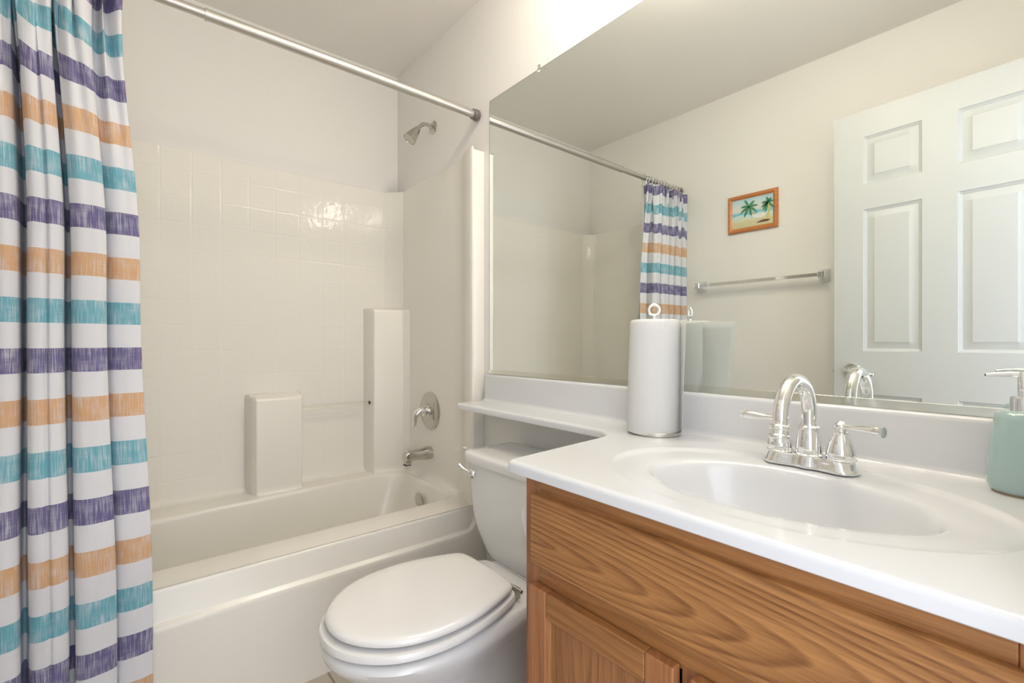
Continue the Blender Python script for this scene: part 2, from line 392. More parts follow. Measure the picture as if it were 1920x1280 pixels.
# ------------------------------------------------------------------ door leaf, standing open along the front wall
def build_door():
    root = bpy.data.objects.new('door_1', None); COL.objects.link(root); root['kind'] = 'structure'
    A = Vector((1.603, -1.352, 0)); ang = math.atan2(0.0695, 0.9976)
    root.location = A; root.rotation_euler = (0, 0, ang)
    W, Z0, Z1, T = 0.711, 0.012, 2.034, 0.035
    ux = [(0.1085, 0.3041), (0.4085, 0.6041)]; vz = [(0.25, 0.826), (1.008, 1.612), (1.716, 1.922)]
    off = [0.0, 0.003, 0.007, 0.012, 0.016, 0.036, 0.040]
    def dep(d):
        P = [(0, 0), (0.003, -0.004), (0.007, -0.0055), (0.012, -0.0095), (0.016, -0.0095), (0.036, -0.0035), (0.040, -0.0012), (1, -0.0012)]
        for (a, x), (b, y) in zip(P, P[1:]):
            if d <= b: return x + (y-x)*(d-a)/(b-a)
        return 0
    us = sorted({0.0, W} | {round(a+o, 4) for a, b in ux for o in off} | {round(b-o, 4) for a, b in ux for o in off})
    vs = sorted({Z0, Z1} | {round(a+o, 4) for a, b in vz for o in off} | {round(b-o, 4) for a, b in vz for o in off})
    V = []; F = []
    for side in (1, -1):
        k = len(V)
        for v in vs:
            for u in us:
                h = 0
                for a, b in ux:
                    for c, d in vz:
                        dd = min(u-a, b-u, v-c, d-v)
                        if dd > 0: h = dep(dd)
                V.append((u, (T/2+h)*side, v))
        nu = len(us)
        for j in range(len(vs)-1):
            for i in range(nu-1):
                F.append((k+j*nu+i, k+j*nu+i+1, k+(j+1)*nu+i+1, k+(j+1)*nu+i))
    nu = len(us); nv = len(vs); K = nu*nv
    for j in range(nv-1):
        F.append((j*nu, (j+1)*nu, K+(j+1)*nu, K+j*nu)); F.append((j*nu+nu-1, (j+1)*nu+nu-1, K+(j+1)*nu+nu-1, K+j*nu+nu-1))
    for i in range(nu-1):
        F.append((i, i+1, K+i+1, K+i)); F.append(((nv-1)*nu+i, (nv-1)*nu+i+1, K+(nv-1)*nu+i+1, K+(nv-1)*nu+i))
    def loc(name, mb, mat, par, **kw):
        o = mb.build(name, mat, None, origin=(0, 0, 0), **kw); o.parent = par; o.location = (0, 0, 0); return o
    mb = MB(); mb.put(V, F)
    loc('door_leaf', mb, M['door'], root, angle=20)
    h = Vector((0.069, T/2, 0.921))
    mb = MB().lathe([(0.0, 0), (0.036, 0), (0.036, 0.003), (0.031, 0.008), (0.020, 0.009), (0.018, 0.012), (0.011, 0.014), (0.010, 0.045), (0.0, 0.047)], h, ax='y', n=40)
    loc('door_rosette', mb, M['chrome'], root)
    pts = catmull([h+Vector((0, 0.040, 0)), h+Vector((0.020, 0.047, 0.004)), h+Vector((0.045, 0.047, 0.0)), h+Vector((0.068, 0.045, -0.009)), h+Vector((0.085, 0.043, -0.010))], 6)
    rr = [0.0095 - 0.0045*math.sin(min(1, k/len(pts)*1.3)*PI)*0.6 for k in range(len(pts))]
    rr[-1] = 0.006
    loc('door_handle', MB().tube(pts, rr, 14).lathe([(0, -0.008), (0.006, -0.006), (0.008, 0), (0.006, 0.006), (0, 0.008)], pts[-1], n=16), M['chrome'], root)
    loc('latch_plate', MB().box(-0.0015, 0.0, -0.012, 0.012, 0.89, 0.945).box(-0.008, -0.0015, -0.007, 0.009, 0.91, 0.925), M['nickel'], root, smooth=False)
build_door()

# ------------------------------------------------------------------ bathtub
tub = thing('bathtub', (0.38, -0.76, 0), 'white alcove bathtub with stepped apron beside the toilet', 'bathtub')
def ring_se(cx, cy, a, b, n, z, skew=0.0, N_=96, top=False):
    R = []
    for k in range(N_):
        t = 2*PI*k/N_; c, s = math.cos(t), math.sin(t)
        x = a*math.copysign(abs(c)**(2/n), c); y = b*math.copysign(abs(s)**(2/n), s)
        if x < 0: x += skew*(-(cy+y)-0.45)*(-x/a)
        R.append(Vector((cx+x, cy+y, z)))
    return R
# outer ring on the rectangle, same angular order
inner = ring_se(0.385, -0.764, 0.262, 0.727, 13, 0.402, 0.06)
x0, x1, y0, y1 = 0.003, 0.765, YF+0.003, -0.003
outer = []
for p in inner:
    d = p-Vector((0.385, -0.764, 0.402)); s = min((x1-0.385)/d.x if d.x > 1e-6 else (x0-0.385)/d.x if d.x < -1e-6 else 9, (y1+0.764)/d.y if d.y > 1e-6 else (y0+0.764)/d.y if d.y < -1e-6 else 9)
    outer.append(Vector((0.385+d.x*s, -0.764+d.y*s, 0.402)))
R = [outer, inner]
R.append(ring_se(0.385, -0.764, 0.257, 0.722, 12, 0.401, 0.06))
R.append(ring_se(0.385, -0.764, 0.252, 0.717, 11, 0.397, 0.06))
R.append(ring_se(0.385, -0.764, 0.249, 0.713, 10, 0.385, 0.06))
R.append(ring_se(0.385, -0.768, 0.240, 0.690, 7, 0.30, 0.05))
R.append(ring_se(0.385, -0.775, 0.228, 0.665, 6, 0.18, 0.04))
R.append(ring_se(0.385, -0.785, 0.205, 0.625, 5, 0.12, 0.03))
R.append(ring_se(0.385, -0.790, 0.16, 0.56, 4, 0.10, 0.0))
MB().rings(R, True, False, True).build('tub_basin', M['fiberglass'], tub, angle=60)
# apron as a grid: profile x(z), step height rising at both ends
ys = [y0 + (y1-y0)*k/120 for k in range(121)]
V = []; prof_n = 0
for y in ys:
    e = min(-0.003-y, y-(YF+0.003))
    zs = 0.312 + 0.075*(1-sm(0.012, 0.075, e))
    pr = [(0.752, 0.402), (0.760, 0.4015), (0.765, 0.398), (0.768, 0.390), (0.768, zs+0.004), (0.770, zs), (0.7835, zs-0.004), (0.7855, zs-0.008), (0.786, zs-0.02), (0.783, 0.1), (0.783, 0.0)]
    prof_n = len(pr); V += [(x, y, z) for x, z in pr]
F = [(i*prof_n+j, i*prof_n+j+1, (i+1)*prof_n+j+1, (i+1)*prof_n+j) for i in range(120) for j in range(prof_n-1)]
add('tub_apron', V, F, M['fiberglass'], tub, angle=50)
# overflow plate
ov = MB().lathe([(0.0, 0.0), (0.038, 0.0), (0.038, 0.002), (0.033, 0.006), (0.0, 0.008)], (0.385, -0.079, 0.325), rot=Matrix.Rotation(PI/2+0.10, 3, 'X'), n=36)
ovp = ov.build('overflow_plate', M['shower_metal'], tub)
MB().lathe([(0, 0), (0.004, 0), (0.003, 0.002), (0, 0.0025)], (0.385, -0.0875, 0.305), ax='-y', n=12).build('screw', M['chrome'], ovp)

# ------------------------------------------------------------------ tub surround
sur = thing('tub_surround', (0.02, -0.76, 0.402), 'cream moulded tile tub surround lining the shower alcove', 'shower surround')
ZT = 1.822
# plan outline from front flange at the mirror wall, round the alcove, to the other flange
half = [(0.774, -0.052), (0.771, -0.056), (0.765, -0.058), (0.75, -0.057), (0.72, -0.050), (0.68, -0.036), (0.64, -0.020), (0.60, -0.010), (0.55, -0.005), (0.48, -0.004), (0.28, -0.004), (0.0755, -0.004), (0.0715, -0.0055), (0.0055, -0.0735), (0.004, -0.078)]
ym = YF/2
full = half + [(x, 2*ym-y) for x, y in half[::-1]]
U = [0.0]
for (a, b), (c, d) in zip(full, full[1:]): U.append(U[-1]+math.hypot(c-a, d-b))
# make tile phase so that the chamfer corner is on a groove
i0 = len(half)-1; ph = U[i0]
V = []; uv = []; NZ = 2; zs = [0.4015, 0.403, 0.407, 0.414, 0.424, 0.436, 1.2, ZT-0.004, ZT]
ins = [-0.030, -0.021, -0.0125, -0.006, -0.0018, 0, 0, 0, 0.0035]
for z, io in zip(zs, ins):
    for k, (x, y) in enumerate(full):
        # pull the top lip back towards the wall
        cx, cy = 0.4, ym; dx, dy = x-cx, y-cy; l = math.hypot(dx, dy)
        nx, ny = (-1.0, 0.0) if x < 0.0045 else ((0.0, 1.0) if 0.0755 <= x < 0.60 else ((-0.7, 0.7) if x < 0.0755 else (0.0, 0.0)))
        if y < ym: ny = -ny
        xx = x + io*nx; yy = y + io*ny
        V.append((max(0.0005, xx), min(-0.0005, max(YF+0.0005, yy)), z)); 
        uv.append((U[k]-ph + 0.1035*20, z-0.908+0.1035*10))
n = len(full)
F = [(i*n+j, i*n+j+1, (i+1)*n+j+1, (i+1)*n+j) for i in range(len(zs)-1) for j in range(n-1)]
wp = add('wall_panel', V, F, [M['tile'], M['tile_end']], sur, uvs=uv, angle=30)
for p in wp.data.polygons:
    c = p.center + Vector(sur.location)
    if c.x > 0.075: p.material_index = 1
# front flanges (face +x), one at each end
for s, nm in ((0, 'front_flange'), (1, 'front_flange')):
    f = lambda y: y if s == 0 else 2*ym-y
    mb = MB()
    R = []
    for x, a, b in ((0.755, -0.0565, -0.001), (0.771, -0.055, -0.001), (0.7745, -0.051, -0.001)):
        R.append([(x, f(a), 0.402), (x, f(b), 0.402), (x, f(b), ZT-0.012-0.0), (x, f(a), ZT-0.012)])
    mb.rings([[Vector(p) for p in r] for r in R], True, True, True)
    mb.build(nm, M['fiberglass'], sur, angle=30)
# tall corner column
P = roundpoly([(0.001, -0.001, 0), (0.001, -0.188, 0), (0.012, -0.186, 0.008), (0.083, -0.166, 0.010), (0.118, -0.03, 0.02), (0.150, -0.001, 0)], 5)
P = P[::-1] if sum((P[i-1].x*P[i].y-P[i].x*P[i-1].y) for i in range(len(P))) < 0 else P
def prism(poly, levels):
    """levels: (z, inset)"""
    return [[Vector((p.x, p.y, z)) for p in (inset(poly, d) if d else [Vector(q) for q in poly])] for z, d in levels]
def colprism(P, levels):
    R = []
    for z, s in levels:
        R.append([Vector((max(0.001, p.x*(1-s)), min(-0.001, p.y), z)) for p in P])
    return R
MB().rings(colprism(P, [(0.402, -0.06), (0.412, -0.01), (0.43, 0), (1.195, 0), (1.207, 0.04), (1.214, 0.16)]), True, False, True).build('corner_column', M['fiberglass'], sur, angle=40)
# soap caddy block
P = roundpoly([(0.001, -0.494, 0), (0.001, -0.716, 0), (0.075, -0.702, 0.02), (0.100, -0.688, 0.010), (0.100, -0.505, 0.010)], 5)
P = P[::-1] if sum((P[i-1].x*P[i].y-P[i].x*P[i-1].y) for i in range(len(P))) < 0 else P
MB().rings(colprism(P, [(0.402, -0.08), (0.412, -0.02), (0.43, 0), (0.795, 0), (0.803, 0.03), (0.811, 0.12), (0.818, 0.60), (0.821, 0.97)]), True, False, True).build('soap_ledge', M['fiberglass'], sur, angle=40)
gb = MB().tube([(0.062, -0.503, 0.748), (0.062, -0.176, 0.748)], 0.008, 18).build('clear_bar', M['acrylic'], sur)
MB().lathe([(0.0, 0), (0.0085, 0), (0.0085, 0.004), (0, 0.004)], (0.062, -0.184, 0.748), ax='y', n=18).build('bar_end_cap', M['black'], gb)

# ------------------------------------------------------------------ shower fittings
sh = thing('showerhead', (0.372, 0.0, 2.049), 'brushed metal shower head on a bent arm above the tub', 'shower head')
c0 = Vector((0.372, 0.0, 2.049))
MB().lathe([(0.0, 0.0), (0.031, 0.0), (0.031, 0.0015), (0.026, 0.005), (0.0, 0.008)], c0, ax='-y', n=40).build('wall_flange', M['shower_metal'], sh)
armp = catmull([c0+Vector((0, -0.002, 0)), c0+Vector((0, -0.028, 0.005)), c0+Vector((0, -0.052, 0.002)), c0+Vector((0, -0.072, -0.016)), c0+Vector((0, -0.086, -0.034))], 6)
MB().tube(armp, 0.0085, 18).build('shower_arm', M['shower_metal'], sh)
d = Vector((0.0, -0.58, -0.81)).normalized(); q = Vector((0, 0, 1)).rotation_difference(d).to_matrix()
hp = c0+Vector((0, -0.080, -0.026))
hd = MB().lathe([(0.0, 0), (0.012, 0), (0.0145, 0.004), (0.0145, 0.010), (0.016, 0.014), (0.018, 0.018), (0.0285, 0.066), (0.030, 0.072), (0.030, 0.075), (0.0275, 0.0765), (0.026, 0.073), (0.0, 0.070)], hp, rot=q, n=40)
hd.build('spray_head', M['shower_metal'], sh, angle=30)

va = thing('shower_valve', (0.352, -0.005, 0.724), 'round chrome shower valve plate with a curved lever handle', 'shower valve')
c0 = Vector((0.352, -0.0052, 0.724))
MB().lathe([(0.0, 0.0), (0.088, 0.0), (0.088, 0.003), (0.080, 0.008), (0.050, 0.013), (0.030, 0.016), (0.0, 0.017)], c0, ax='-y', n=64).build('valve_plate', M['shower_metal'], va)
MB().lathe([(0.0, 0.010), (0.024, 0.012), (0.024, 0.020), (0.021, 0.022), (0.021, 0.028), (0.0235, 0.030), (0.0235, 0.036), (0.019, 0.040), (0.0, 0.042)], c0, ax='-y', n=40).build('valve_stem', M['chrome'], va)
lp = catmull([c0+Vector((0, -0.038, 0.004)), c0+Vector((0.0, -0.056, 0.003)), c0+Vector((-0.003, -0.072, -0.012)), c0+Vector((-0.006, -0.078, -0.036)), c0+Vector((-0.008, -0.079, -0.064))], 7)
MB().tube(lp, [0.0205-0.010*sm(0, 1, k/(len(lp)-1)) for k in range(len(lp))], 20, flat=(0.85, 1.0)).build('valve_handle', M['chrome'], va)

sp = thing('tub_spout', (0.352, -0.004, 0.528), 'chrome tub spout with a small diverter knob below the valve', 'tub spout')
R = []
for y, r, zc, w_ in ((-0.004, 0.030, 0.528, 1.0), (-0.03, 0.030, 0.528, 1.0), (-0.045, 0.027, 0.528, 1.0), (-0.07, 0.024, 0.528, 1.0), (-0.118, 0.0225, 0.527, 1.0), (-0.136, 0.022, 0.524, 1.0)):
    ring = []
    for k in range(32):
        t = 2*PI*k/32; c, s = math.cos(t), math.sin(t); nn = 2+2.0*sm(-0.03, -0.07, y)*1.0
        nn = 2 + 2.5*(1-sm(-0.11, -0.04, y))
        ring.append(Vector((0.352+r*w_*math.copysign(abs(c)**(2/nn), c), y, zc+r*math.copysign(abs(s)**(2/nn), s))))
    R.append(ring)
R.append([Vector((p.x, -0.139, (p.z-0.524)*0.9+0.524)) if True else p for p in [Vector((0.352+(q_.x-0.352)*0.9, q_.y, q_.z)) for q_ in R[-1]]])
MB().rings(R).build('spout_body', M['shower_metal'], sp, angle=45)
MB().box(0.334, 0.370, -0.136, -0.110, 0.490, 0.506).build('spout_lip', M['shower_metal'], sp, bevel=0.004)
MB().box(0.338, 0.3665, -0.1385, -0.1115, 0.487, 0.4905).build('spout_opening', M['water_dark'], sp, smooth=False)
MB().lathe([(0, 0), (0.003, 0), (0.003, 0.010), (0.006, 0.013), (0.007, 0.018), (0, 0.019)], (0.352, -0.120, 0.548), n=16).build('diverter_knob', M['chrome'], sp)

# ------------------------------------------------------------------ curtain rod
RX, RZ = 0.737, 1.969
rod = thing('curtain_rod', (RX, YF/2, RZ), 'satin metal tension rod across the tub with grey end cap', 'shower rod')
MB().tube([(RX, -0.022, RZ), (RX, -0.94, RZ)], 0.0155, 28).build('outer_tube', M['nickel'], rod, angle=40)
MB().tube([(RX, -0.938, RZ), (RX, YF+0.022, RZ)], 0.0130, 28).build('inner_tube', M['nickel'], rod, angle=40)
MB().lathe([(0.0158, 0), (0.0165, 0.0), (0.0165, 0.006), (0.0158, 0.006)], (RX, -0.944, RZ), ax='y', n=28).build('joint_collar', M['nickel'], rod)
for s in (0, 1):
    y = -0.0005 if s == 0 else YF+0.0005; ax = '-y' if s == 0 else 'y'
    r = 1.0 if s == 0 else 0.92
    MB().lathe([(0.0, 0), (0.015*r, 0), (0.0205*r, 0.005), (0.0225*r, 0.013), (0.0215*r, 0.021), (0.0185*r, 0.025), (0.0205*r, 0.026), (0.0205*r, 0.031), (0.0165*r, 0.033), (0.0, 0.033)], (RX, y, RZ), ax=ax, n=32).build('end_cap', M['dark_plastic'], rod, angle=30)

# ------------------------------------------------------------------ shower curtain
plan = [(-1.088, .744), (-1.104, .750), (-1.124, .752), (-1.146, .746), (-1.158, .726), (-1.160, .735), (-1.153, .768), (-1.152, .782), (-1.166, .792),
        (-1.186, .794), (-1.205, .789), (-1.217, .772), (-1.219, .730), (-1.221, .705), (-1.226, .700), (-1.231, .708), (-1.230, .745), (-1.229, .775), (-1.236, .791),
        (-1.250, .796), (-1.256, .790), (-1.264, .800), (-1.280, .797), (-1.289, .775), (-1.291, .730), (-1.294, .702), (-1.299, .702), (-1.301, .735), (-1.300, .770), (-1.306, .790),
        (-1.322, .800), (-1.342, .792), (-1.352, .770), (-1.354, .73), (-1.357, .705), (-1.363, .705), (-1.366, .73), (-1.366, .775), (-1.376, .795),
        (-1.400, .800), (-1.420, .785), (-1.425, .74), (-1.428, .705), (-1.436, .705), (-1.440, .74), (-1.442, .78), (-1.455, .797), (-1.475, .80), (-1.490, .785), (-1.499, .750)]
pl = catmull([Vector((a, b, 0)) for a, b in plan], 5)
arc = [0.0]
for a, b in zip(pl, pl[1:]): arc.append(arc[-1]+(b-a).length)
ZC0, ZC1 = 1.928, 0.105
NZ = 150; V = []; uv = []
for j in range(NZ+1):
    z = ZC0 + (ZC1-ZC0)*(j/NZ)**1.0
    t = (ZC0-z)/(ZC0-ZC1)
    top = math.exp(-((ZC0-z)/0.16)**1.3)
    low = sm(1.1, 0.45, z)
    k = 0.895 + 0.105*sm(1.93, 1.25, z) + 0.055*sm(1.2, 0.35, z)
    lean = 0.008 + 0.105*sm(1.15, 0.50, z)
    amp = 1.0 - 0.30*low - 0.45*top
    for i, p in enumerate(pl):
        s = arc[i]
        y = -1.5 + (p.x+1.5)*k
        x = 0.752 + (p.y-0.752)*amp + lean
        # gathers at the top and small creases further down
        x += top*0.020*math.sin(2*PI*s/0.038+1.0) + top*0.008*math.sin(2*PI*s/0.031)
        y += top*0.010*math.cos(2*PI*s/0.047)
        g = math.exp(-((ZC0-z)/0.45)**2)*0.004
        x += g*math.sin(2*PI*s/0.036+2.0+3*z)
        nv = noise.noise(Vector((s*9, z*2.2, 0.3)))
        x += 0.007*nv*(0.5+low); y += 0.004*noise.noise(Vector((s*9+50, z*1.6, 1.3)))
        x += 0.0018*noise.noise(Vector((s*40, z*25, 5)))*(0.4+low)
        y = max(YF+0.012, y)
        if z < 0.45: x = max(x, 0.803)
        V.append((x, y, z))
        vv = z + math.exp(-((ZC0-z)/0.30)**2)*(0.016*math.sin(2*PI*s/0.125)+0.008*math.sin(2*PI*s/0.047+1))
        uv.append((s, vv))
n = len(pl)
F = [(i*n+j, i*n+j+1, (i+1)*n+j+1, (i+1)*n+j) for i in range(NZ) for j in range(n-1)]
cur = add('shower_curtain', V, F, M['cloth'], None, uvs=uv, angle=180)
md = cur.modifiers.new('thick', 'SOLIDIFY'); md.thickness = 0.0012; md.offset = -1
tag(cur, 'striped teal, purple, orange and white fabric shower curtain bunched at the rod end', 'shower curtain')
# liner inside the tub
V = []; NL = 90
for j in range(41):
    z = 1.93 - (1.93-0.34)*j/40
    for i in range(NL+1):
        s = i/NL; y = -1.175 + (-1.50+1.175)*s
        x = 0.700 - 0.085*sm(1.8, 0.5, z) + 0.012*math.sin(2*PI*s*9) + 0.004*math.sin(2*PI*s*23+z*3)
        x += 0.03*(1-sm(0.0, 0.1, s))*0.2
        V.append((x, max(YF+0.01, y), z))
F = [(i*(NL+1)+j, i*(NL+1)+j+1, (i+1)*(NL+1)+j+1, (i+1)*(NL+1)+j) for i in range(40) for j in range(NL)]
ln = add('curtain_liner', V, F, M['liner'], None, angle=180)
md = ln.modifiers.new('thick', 'SOLIDIFY'); md.thickness = 0.0006
tag(ln, 'plain white liner hanging behind the striped curtain, inside the tub', 'shower curtain liner')
# hooks
hooks = [-1.150, -1.172, -1.205, -1.232, -1.262, -1.286, -1.318, -1.350, -1.382, -1.418, -1.452, -1.482]
def make_hook(y):
    t = thing('curtain_hook', (RX, y, RZ-0.04), '', 'curtain hook', 'roller hooks along the curtain rod')
    c = Vector((RX, y, RZ))
    pts = [c+Vector((0.0215*math.sin(a), 0, 0.0215*math.cos(a))) for a in [math.radians(-140+28*k) for k in range(11)]]
    pts += [c+Vector((0.012, 0.001, -0.030)), c+Vector((0.006, 0.002, -0.042)), c+Vector((0.012, 0.003, -0.052)), c+Vector((0.018, 0.003, -0.044))]
    MB().tube(pts, 0.0019, 8).tube([pts[0], pts[0]+Vector((0.002, 0, -0.008)), pts[0]+Vector((0.002, 0, -0.022)), pts[0]+Vector((-0.006, 0, -0.030))], 0.0019, 8).build('hook_wire', M['chrome'], t)
    mb = MB()
    for a in (-60, -30, 0, 30, 60):
        p = c+Vector((0.0215*math.sin(math.radians(a)), 0, 0.0215*math.cos(math.radians(a))))
        mb.lathe([(0.0005, -0.0045), (0.0036, -0.003), (0.0046, 0), (0.0036, 0.003), (0.0005, 0.0045)], p, n=10)
    mb.build('hook_rollers', M['chrome'], t)
    return t
h0 = make_hook(hooks[0])
hl = []
for i, y in enumerate(hooks):
    if i == 0: t = h0
    else:
        t = h0.copy(); COL.objects.link(t); t.location = (RX, y, RZ-0.04)
        for ch in list(h0.children):
            c = ch.copy(); COL.objects.link(c); c.parent = t
    hl.append(t)
ordn = ['first', 'second', 'third', 'fourth', 'fifth', 'sixth', 'seventh', 'eighth', 'ninth', 'tenth', 'eleventh', 'twelfth']
for i, t in enumerate(hl):
    if i == 0: t['label'] = 'chrome curtain hook at the open edge of the striped curtain, farthest from the end cap'
    elif i == 11: t['label'] = 'chrome curtain hook closest to the rod end cap beside the painted wall'
    else: t['label'] = 'chrome roller curtain hook, %s counted from the open edge of the curtain' % ordn[i]

# ------------------------------------------------------------------ toilet
TX = 1.255
toi = thing('toilet', (TX, -0.45, 0), 'white two-piece toilet with lid closed between tub and vanity', 'toilet')
def srect(cx, cy, a, b, n, z, m=64, fb=None):
    R = []
    for k in range(m):
        t = 2*PI*k/m; c, s = math.cos(t), math.sin(t)
        R.append(Vector((cx+a*math.copysign(abs(c)**(2/n), c), cy+b*math.copysign(abs(s)**(2/n), s), z)))
    return R
yb, yf = -0.022, -0.228
R = []
for z, hw, yfr, n in ((0.352, 0.158, -0.205, 8), (0.354, 0.168, -0.213, 9), (0.362, 0.178, -0.217, 9), (0.385, 0.204, -0.220, 9), (0.43, 0.236, -0.223, 10), (0.478, 0.255, -0.225, 12), (0.56, 0.268, -0.227, 12), (0.655, 0.279, -0.229, 12)):
    R.append(srect(TX, (yb+yfr)/2, hw, (yb-yfr)/2, n, z, 96))
MB().rings(R).build('tank', M['china'], toi, angle=60)
R = [srect(TX, -0.130, a, b, 10, z, 96) for z, a, b in ((0.650, 0.272, 0.104), (0.650, 0.284, 0.112), (0.654, 0.288, 0.114), (0.674, 0.288, 0.114), (0.681, 0.285, 0.111), (0.684, 0.279, 0.105), (0.685, 0.24, 0.08))]
MB().rings(R).build('tank_lid', M['china'], toi, angle=50)
# flush lever
hx = TX-0.247
fh = MB().lathe([(0, 0), (0.015, 0), (0.016, 0.004), (0.013, 0.010), (0.008, 0.014), (0, 0.015)], (1.022, -0.2285, 0.614), ax='-y', n=28)
hp = catmull([(1.020, -0.240, 0.617), (1.012, -0.246, 0.622), (1.004, -0.250, 0.626), (0.996, -0.256, 0.633), (0.988, -0.262, 0.641)], 5)
fh.tube(hp, [0.0055+0.002*sm(0.4, 1.0, k/(len(hp)-1)) for k in range(len(hp))], 14, flat=(1, 0.8))
fh.build('flush_handle', M['chrome'], toi)
# bowl: outline from half-widths measured along y, pointed oval to the front, squared at the back
EGG = [(0.0, 0.0), (0.0005, 0.060), (0.004, 0.100), (0.014, 0.122), (0.045, 0.139), (0.10, 0.158), (0.16, 0.172), (0.215, 0.1765), (0.27, 0.1715), (0.32, 0.157), (0.36, 0.133), (0.395, 0.098), (0.418, 0.060), (0.427, 0.030), (0.430, 0.0)]
def egg(z, a, yback, yfront, k_=None, m=None, cx=TX):
    sx = a/0.1765; sy = (yback-yfront)/0.430
    right = catmull([Vector((cx+w_*sx, yback-d_*sy, z)) for d_, w_ in EGG], 5)
    left = [Vector((2*cx-p.x, p.y, z)) for p in right[1:-1]][::-1]
    return right + left
EGG2 = [(0.0, 0.0), (0.0005, 0.060), (0.004, 0.105), (0.018, 0.130), (0.06, 0.142), (0.13, 0.150), (0.20, 0.158), (0.27, 0.168), (0.345, 0.1765), (0.40, 0.1725), (0.455, 0.157), (0.497, 0.133), (0.533, 0.098), (0.557, 0.060), (0.567, 0.030), (0.570, 0.0)]
def egg2(z, a, yback, yfront):
    sx = a/0.1765; sy = (yback-yfront)/0.570
    right = catmull([Vector((TX+w_*sx, yback-d_*sy, z)) for d_, w_ in EGG2], 5)
    return right + [Vector((2*TX-p.x, p.y, z)) for p in right[1:-1]][::-1]
def foot(z, a, yb_, yf_, n=4):
    m = len(egg2(0, 1, 0, -1)); cy = (yb_+yf_)/2; R = []
    for k in range(m):
        t = PI/2 - 2*PI*k/m; c, s_ = math.cos(t), math.sin(t)
        R.append(Vector((TX+a*math.copysign(abs(c)**(2/n), c), cy+(yb_-yf_)/2*math.copysign(abs(s_)**(2/n), s_), z)))
    return R
R = [foot(0.0, 0.098, -0.18, -0.61), foot(0.012, 0.106, -0.17, -0.62), foot(0.03, 0.106, -0.17, -0.62), foot(0.06, 0.098, -0.18, -0.61), foot(0.13, 0.094, -0.18, -0.61),
     foot(0.19, 0.103, -0.18, -0.635, 3.2), foot(0.24, 0.122, -0.17, -0.67, 2.8), egg2(0.285, 0.150, -0.16, -0.725), egg2(0.31, 0.166, -0.155, -0.752), egg2(0.335, 0.178, -0.150, -0.772), egg2(0.348, 0.1835, -0.150, -0.783), egg2(0.362, 0.1845, -0.236, -0.785),
     egg2(0.371, 0.181, -0.240, -0.781), egg2(0.375, 0.172, -0.250, -0.768)]
bw = MB().rings(R)
# shelf behind the bowl that carries the tank
bw.rings([srect(TX, -0.13, 0.09, 0.10, 5, 0.24, 48), srect(TX, -0.13, 0.125, 0.108, 6, 0.30, 48), srect(TX, -0.13, 0.138, 0.110, 7, 0.335, 48), srect(TX, -0.13, 0.140, 0.110, 7, 0.345, 48), srect(TX, -0.13, 0.137, 0.107, 7, 0.350, 48), srect(TX, -0.13, 0.12, 0.09, 6, 0.351, 48)])
bw.build('bowl', M['china'], toi, angle=50)
MB().rings([egg(0.383, 0.174, -0.338, -0.779), egg(0.3835, 0.180, -0.334, -0.785), egg(0.387, 0.184, -0.331, -0.789), egg(0.395, 0.1845, -0.331, -0.789), egg(0.401, 0.181, -0.333, -0.786), egg(0.403, 0.172, -0.340, -0.776)]).build('toilet_seat', M['seat'], toi, angle=45)
MB().rings([egg(0.4105, 0.166, -0.345, -0.764), egg(0.411, 0.172, -0.341, -0.771), egg(0.4145, 0.1755, -0.338, -0.775), egg(0.421, 0.1750, -0.339, -0.775), egg(0.427, 0.169, -0.344, -0.768), egg(0.4295, 0.160, -0.352, -0.757), egg(0.431, 0.13, -0.39, -0.71)]).build('seat_lid', M['seat'], toi, angle=60)
for s_ in (-1, 1):
    MB().tube([(TX+s_*0.075, -0.330, 0.404), (TX+s_*0.133, -0.330, 0.404)], 0.005, 14).box(TX+s_*0.10-0.012, TX+s_*0.10+0.012, -0.336, -0.316, 0.372, 0.402).build('hinge', M['nickel'], toi, bevel=0.001)
MB().lathe([(0, 0), (0.008, 0), (0.008, 0.007), (0, 0.007)], (TX+0.075, -0.745, 0.376), n=16).build('seat_bumper', M['seat'], toi)
for s_ in (-1, 1):
    MB().lathe([(0.016, 0), (0.015, 0.010), (0.010, 0.018), (0, 0.020)], (TX+s_*0.092, -0.36, 0.012), n=20, cap0=True).build('bolt_cap', M['china'], toi)
# water supply
wsv = thing('supply_valve', (1.02, 0.0, 0.16), 'chrome water shut-off valve on the wall behind the toilet', 'valve')
MB().lathe([(0, 0), (0.028, 0), (0.026, 0.004), (0.008, 0.006), (0.008, 0.05), (0, 0.05)], (1.02, -0.001, 0.16), ax='-y', n=24).build('valve_body', M['chrome'], wsv)
MB().tube(catmull([(1.02, -0.045, 0.16), (1.02, -0.055, 0.20), (1.06, -0.09, 0.28), (1.11, -0.11, 0.345)], 6), 0.005, 12).build('supply_hose', M['nickel'], wsv)

# ------------------------------------------------------------------ vanity cabinet
VX0, VX1 = 1.633, XR-0.003
van = thing('vanity_cabinet', ((VX0+VX1)/2, -0.27, 0), 'honey oak vanity cabinet under the white sink top', 'vanity cabinet')
cb = MB().box(VX0, VX0+0.012, -0.512, -0.002, 0.10, 0.7965).box(VX1-0.012, VX1, -0.512, -0.002, 0.10, 0.7965).box(VX0+0.012, VX1-0.012, -0.512, -0.002, 0.10, 0.112)
cb.box(VX0+0.012, VX1-0.012, -0.008, -0.002, 0.112, 0.7965).box(VX0, VX1, -0.46, -0.44, 0.0, 0.10).box(VX0, VX0+0.012, -0.44, -0.002, 0.0, 0.10)
cb.build('cabinet_body', M['oak_v'], van, smooth=False)
def wood(name, x0, x1, y0, y1, z0, z1, mat, par, bevel=0.0015):
    return box(name, x0, x1, y0, y1, z0, z1, mat, par, bevel=bevel)
